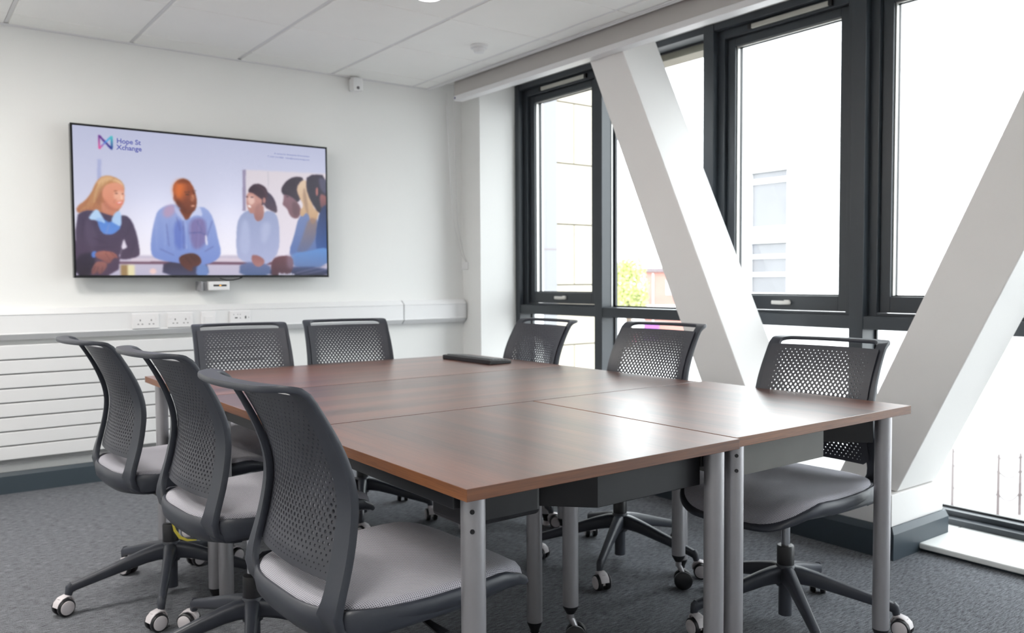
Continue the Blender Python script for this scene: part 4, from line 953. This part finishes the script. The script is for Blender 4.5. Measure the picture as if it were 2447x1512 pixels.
# yellow tag strip on the far left chair
bm = bmesh.new(); pts = [(-.0, -.032, .262), (.006, -.036, .235), (.022, -.042, .208), (.045, -.05, .196), (.075, -.058, .193)]
add_sweep(bm, pts, (0, 0, 1), [.006, .010, .012, .009, .004], .002, n=8)
o = obj('tag_strip', bm, M['yellow'], L1, smooth=True, label='thin yellow strip curling off the column'); o.rotation_euler = (0, 0, math.radians(-5))

# ================================================================== OUTSIDE
g = obj('ground', box(3.97, 160, -80, 160, -3.7, -3.5), M['pave']); g['kind'] = 'structure'
# stone-clad wing with panels
wg = thing('stone_building', 'cream stone-clad building wing seen through the leftmost window', 'building', (6.6, 8.0, -3.5))
obj('core', box(.06, 1.05, .03, 4, 0, 9), M['joint'], wg)
for j in range(12):
    z0 = .31 + 3.5 - .757 * 5 + .757 * j; lim = [.06, .375, 1.05] if j % 2 == 0 else [.06, 1.05]
    for a, b in zip(lim, lim[1:]): obj('stone_panel', box(a + .009, b - .009, 0, .03, max(0, z0 + .009), z0 + .748), M['stone'], wg, bevel=.002)
fb = thing('clad_building', 'blue-grey metal-clad wall beside the cream stone wing outside', 'building', (5.2, 7.95, -3.5))
obj('wall', box(-1.2, 1.45, 0, 4, 0, 9), M['fin'], fb)
obj('cladding_seam', boxes([(-1.2, 1.452, -.004, 0, z, z + .012) for z in (1.2, 3.1, 5.0, 6.9)]), M['slate'], fb)
# white building across the street
YW = [onx(1882, 500, 21)[0], onx(1789, 500, 21)[0]]; yl = onx(1768, 500, 21)[0]
wt = thing('white_building', 'white rendered building with a glazed stair strip across the street', 'building', (21, YW[0], -3.5))
def zz(py, px=1830): return onx(px, py, 21)[1] + 3.5
yA, yB_ = 0, YW[1] - YW[0]
obj('facade', boxes([(0, 6, yB_, yl - YW[0], 0, 13), (0, 6, -22, yA, 0, 13), (0, 6, yA, yB_, zz(409), 13), (0, 6, yA, yB_, zz(580), zz(546)), (0, 6, yA, yB_, 0, zz(705))]), M['render'], wt)
for (pa, pb) in ((430, 411), (545, 437), (612, 582), (655, 617), (704, 660)):
    w = obj('window', box(.12, .16, yA, yB_, zz(pa), zz(pb)), M['bldglass'], wt)
    obj('window_frame', boxes([(.05, .119, yA, yA + .05, zz(pa), zz(pb)), (.05, .119, yB_ - .05, yB_, zz(pa), zz(pb)), (.05, .119, yA, yB_, zz(pa), zz(pa) + .05)]), M['render'], w)
obj('floor_band', boxes([(.05, .3, yA, yB_, zz(437), zz(430)), (.05, .3, yA, yB_, zz(617), zz(612)), (.05, .3, yA, yB_, zz(660), zz(655))]), M['render'], wt)
# red brick building, tree, low wall, hoardings
def P45(px, py, Y=45):
    d = cf + cr * ((px - 1223.5) / 1994.93) - cu * ((py - 756) / 1994.93); t = Y / d.y; p = CAM + d * t; return p
a = P45(1540, 650); zt = a.z; kx = .0325
rb = thing('brick_building', 'red brick building with dark roof edge seen beside the left brace', 'building', (a.x, 45, -3.5), -math.atan2(a.x, 45))
obj('wall', box(0, 9, 0, 6, 0, zt + 3.5), M['brick'], rb)
obj('roof_edge', box(-.15, 9.15, -.2, 6.2, zt + 3.501, zt + 3.8), M['slate'], rb)
obj('downpipe', lathe([(.05, 0), (.05, zt + 3.4)], c=(20 * kx, -.06, 0), seg=10), M['render'], rb)
obj('window', box(50 * kx, 75 * kx, -.05, -.001, P45(1590, 703).z + 3.5, P45(1612, 664).z + 3.5), M['render'], rb)
obj('stone_band', box(0, 9, -.06, -.001, P45(1560, 742).z + 3.5, P45(1560, 728).z + 3.5), M['render'], rb)
tag(obj('purple_board', box(P45(1519, 780).x, P45(1552, 780).x, 44.0, 44.1, -3.49, P45(1530, 772).z), M['purple']), 'small purple board standing on the street before the brick building', 'board')
tag(obj('pink_board', box(P45(1462, 800).x, P45(1490, 800).x, 43.5, 43.6, -3.49, P45(1480, 795).z), M['pink']), 'small pink board standing on the street under the tree', 'board')
q = P45(1490, 708, 44.6); q2 = P45(1540, 735, 44.6)
tag(obj('low_wall', box(q.x, q2.x, 44.6, 44.8, -3.5, q.z), M['render']), 'low white wall in front of the green tree', 'wall')
tp = P45(1503, 668, 41)
tree = thing('green_tree', 'bright green leafy tree beyond the second window', 'tree', (tp.x, 41, -3.5))
obj('trunk', lathe([(.28, 0), (.2, 2.0), (.12, 4.2)], seg=12), M['bark'], tree, smooth=True)
rng = np.random.default_rng(3); bmv, bmf = [], []
blobs = [(-.2, 0, 4.6, 1.25), (.55, .2, 4.1, 1.1), (-.9, 0, 3.9, 1.1), (.1, -.3, 5.3, .9), (-.5, .2, 5.2, .8), (.75, 0, 3.3, .8), (-.3, .2, 3.2, .9)]
for bx_, by_, bz_, br_ in blobs:
    for k in range(650):
        d = rng.normal(size=3); d /= np.linalg.norm(d); r_ = br_ * (.55 + .5 * rng.random()); c = np.array([bx_, by_, bz_]) + d * r_
        e1 = rng.normal(size=3); e1 /= np.linalg.norm(e1); e2 = np.cross(e1, rng.normal(size=3)); e2 /= np.linalg.norm(e2); s = .085 + .05 * rng.random()
        i0 = len(bmv); bmv += [tuple(c - e1 * s), tuple(c + e2 * s * .6), tuple(c + e1 * s), tuple(c - e2 * s * .6)]; bmf.append((i0, i0 + 1, i0 + 2, i0 + 3))
me = bpy.data.meshes.new('foliage'); me.from_pydata(bmv, [], bmf); me.materials.append(M['leaf']); o = bpy.data.objects.new('foliage', me); C.objects.link(o); o.parent = tree; o['kind'] = 'stuff'
# street fence: posts joined by sagging wires, seen low on the right
fn = thing('chain_fence', 'thin post and chain fence on the pavement low beyond the right window', 'fence', (17, 7, -3.5))
def G(px, py, z=-3.5):
    d = cf + cr * ((px - 1223.5) / 1994.93) - cu * ((py - 756) / 1994.93); t = (z - 1.13) / d.z; p = CAM + d * t; return p
posts = [G(2275, 1215), G(2384, 1234), G(2436, 1230), G(2515, 1262)]
for p_ in posts: obj('post', lathe([(.03, 0), (.025, 1.2), (.01, 1.23)], c=(p_.x - 17, p_.y - 7, 0), seg=10), M['post'], fn, smooth=True)
for a_, b_ in zip(posts, posts[1:]):
    for h in (1.18, .9, .45):
        pp = []
        for k in range(9): t = k / 8; pp.append((a_.x + (b_.x - a_.x) * t - 17, a_.y + (b_.y - a_.y) * t - 7, h - .16 * 4 * t * (1 - t)))
        obj('chain', add_sweep(bmesh.new(), pp, (0, 0, 1), .024, .024, n=6, e=2), M['post'], fn)
rp = obj('red_paving', box(G(2350, 1262).x - 1.4, G(2350, 1262).x + 1.2, 2.6, posts[0].y - 1.2 if False else 6.2, -3.499, -3.47), M['redpave']); tag(rp, 'reddish brick paving strip on the ground beyond the right window', 'paving')
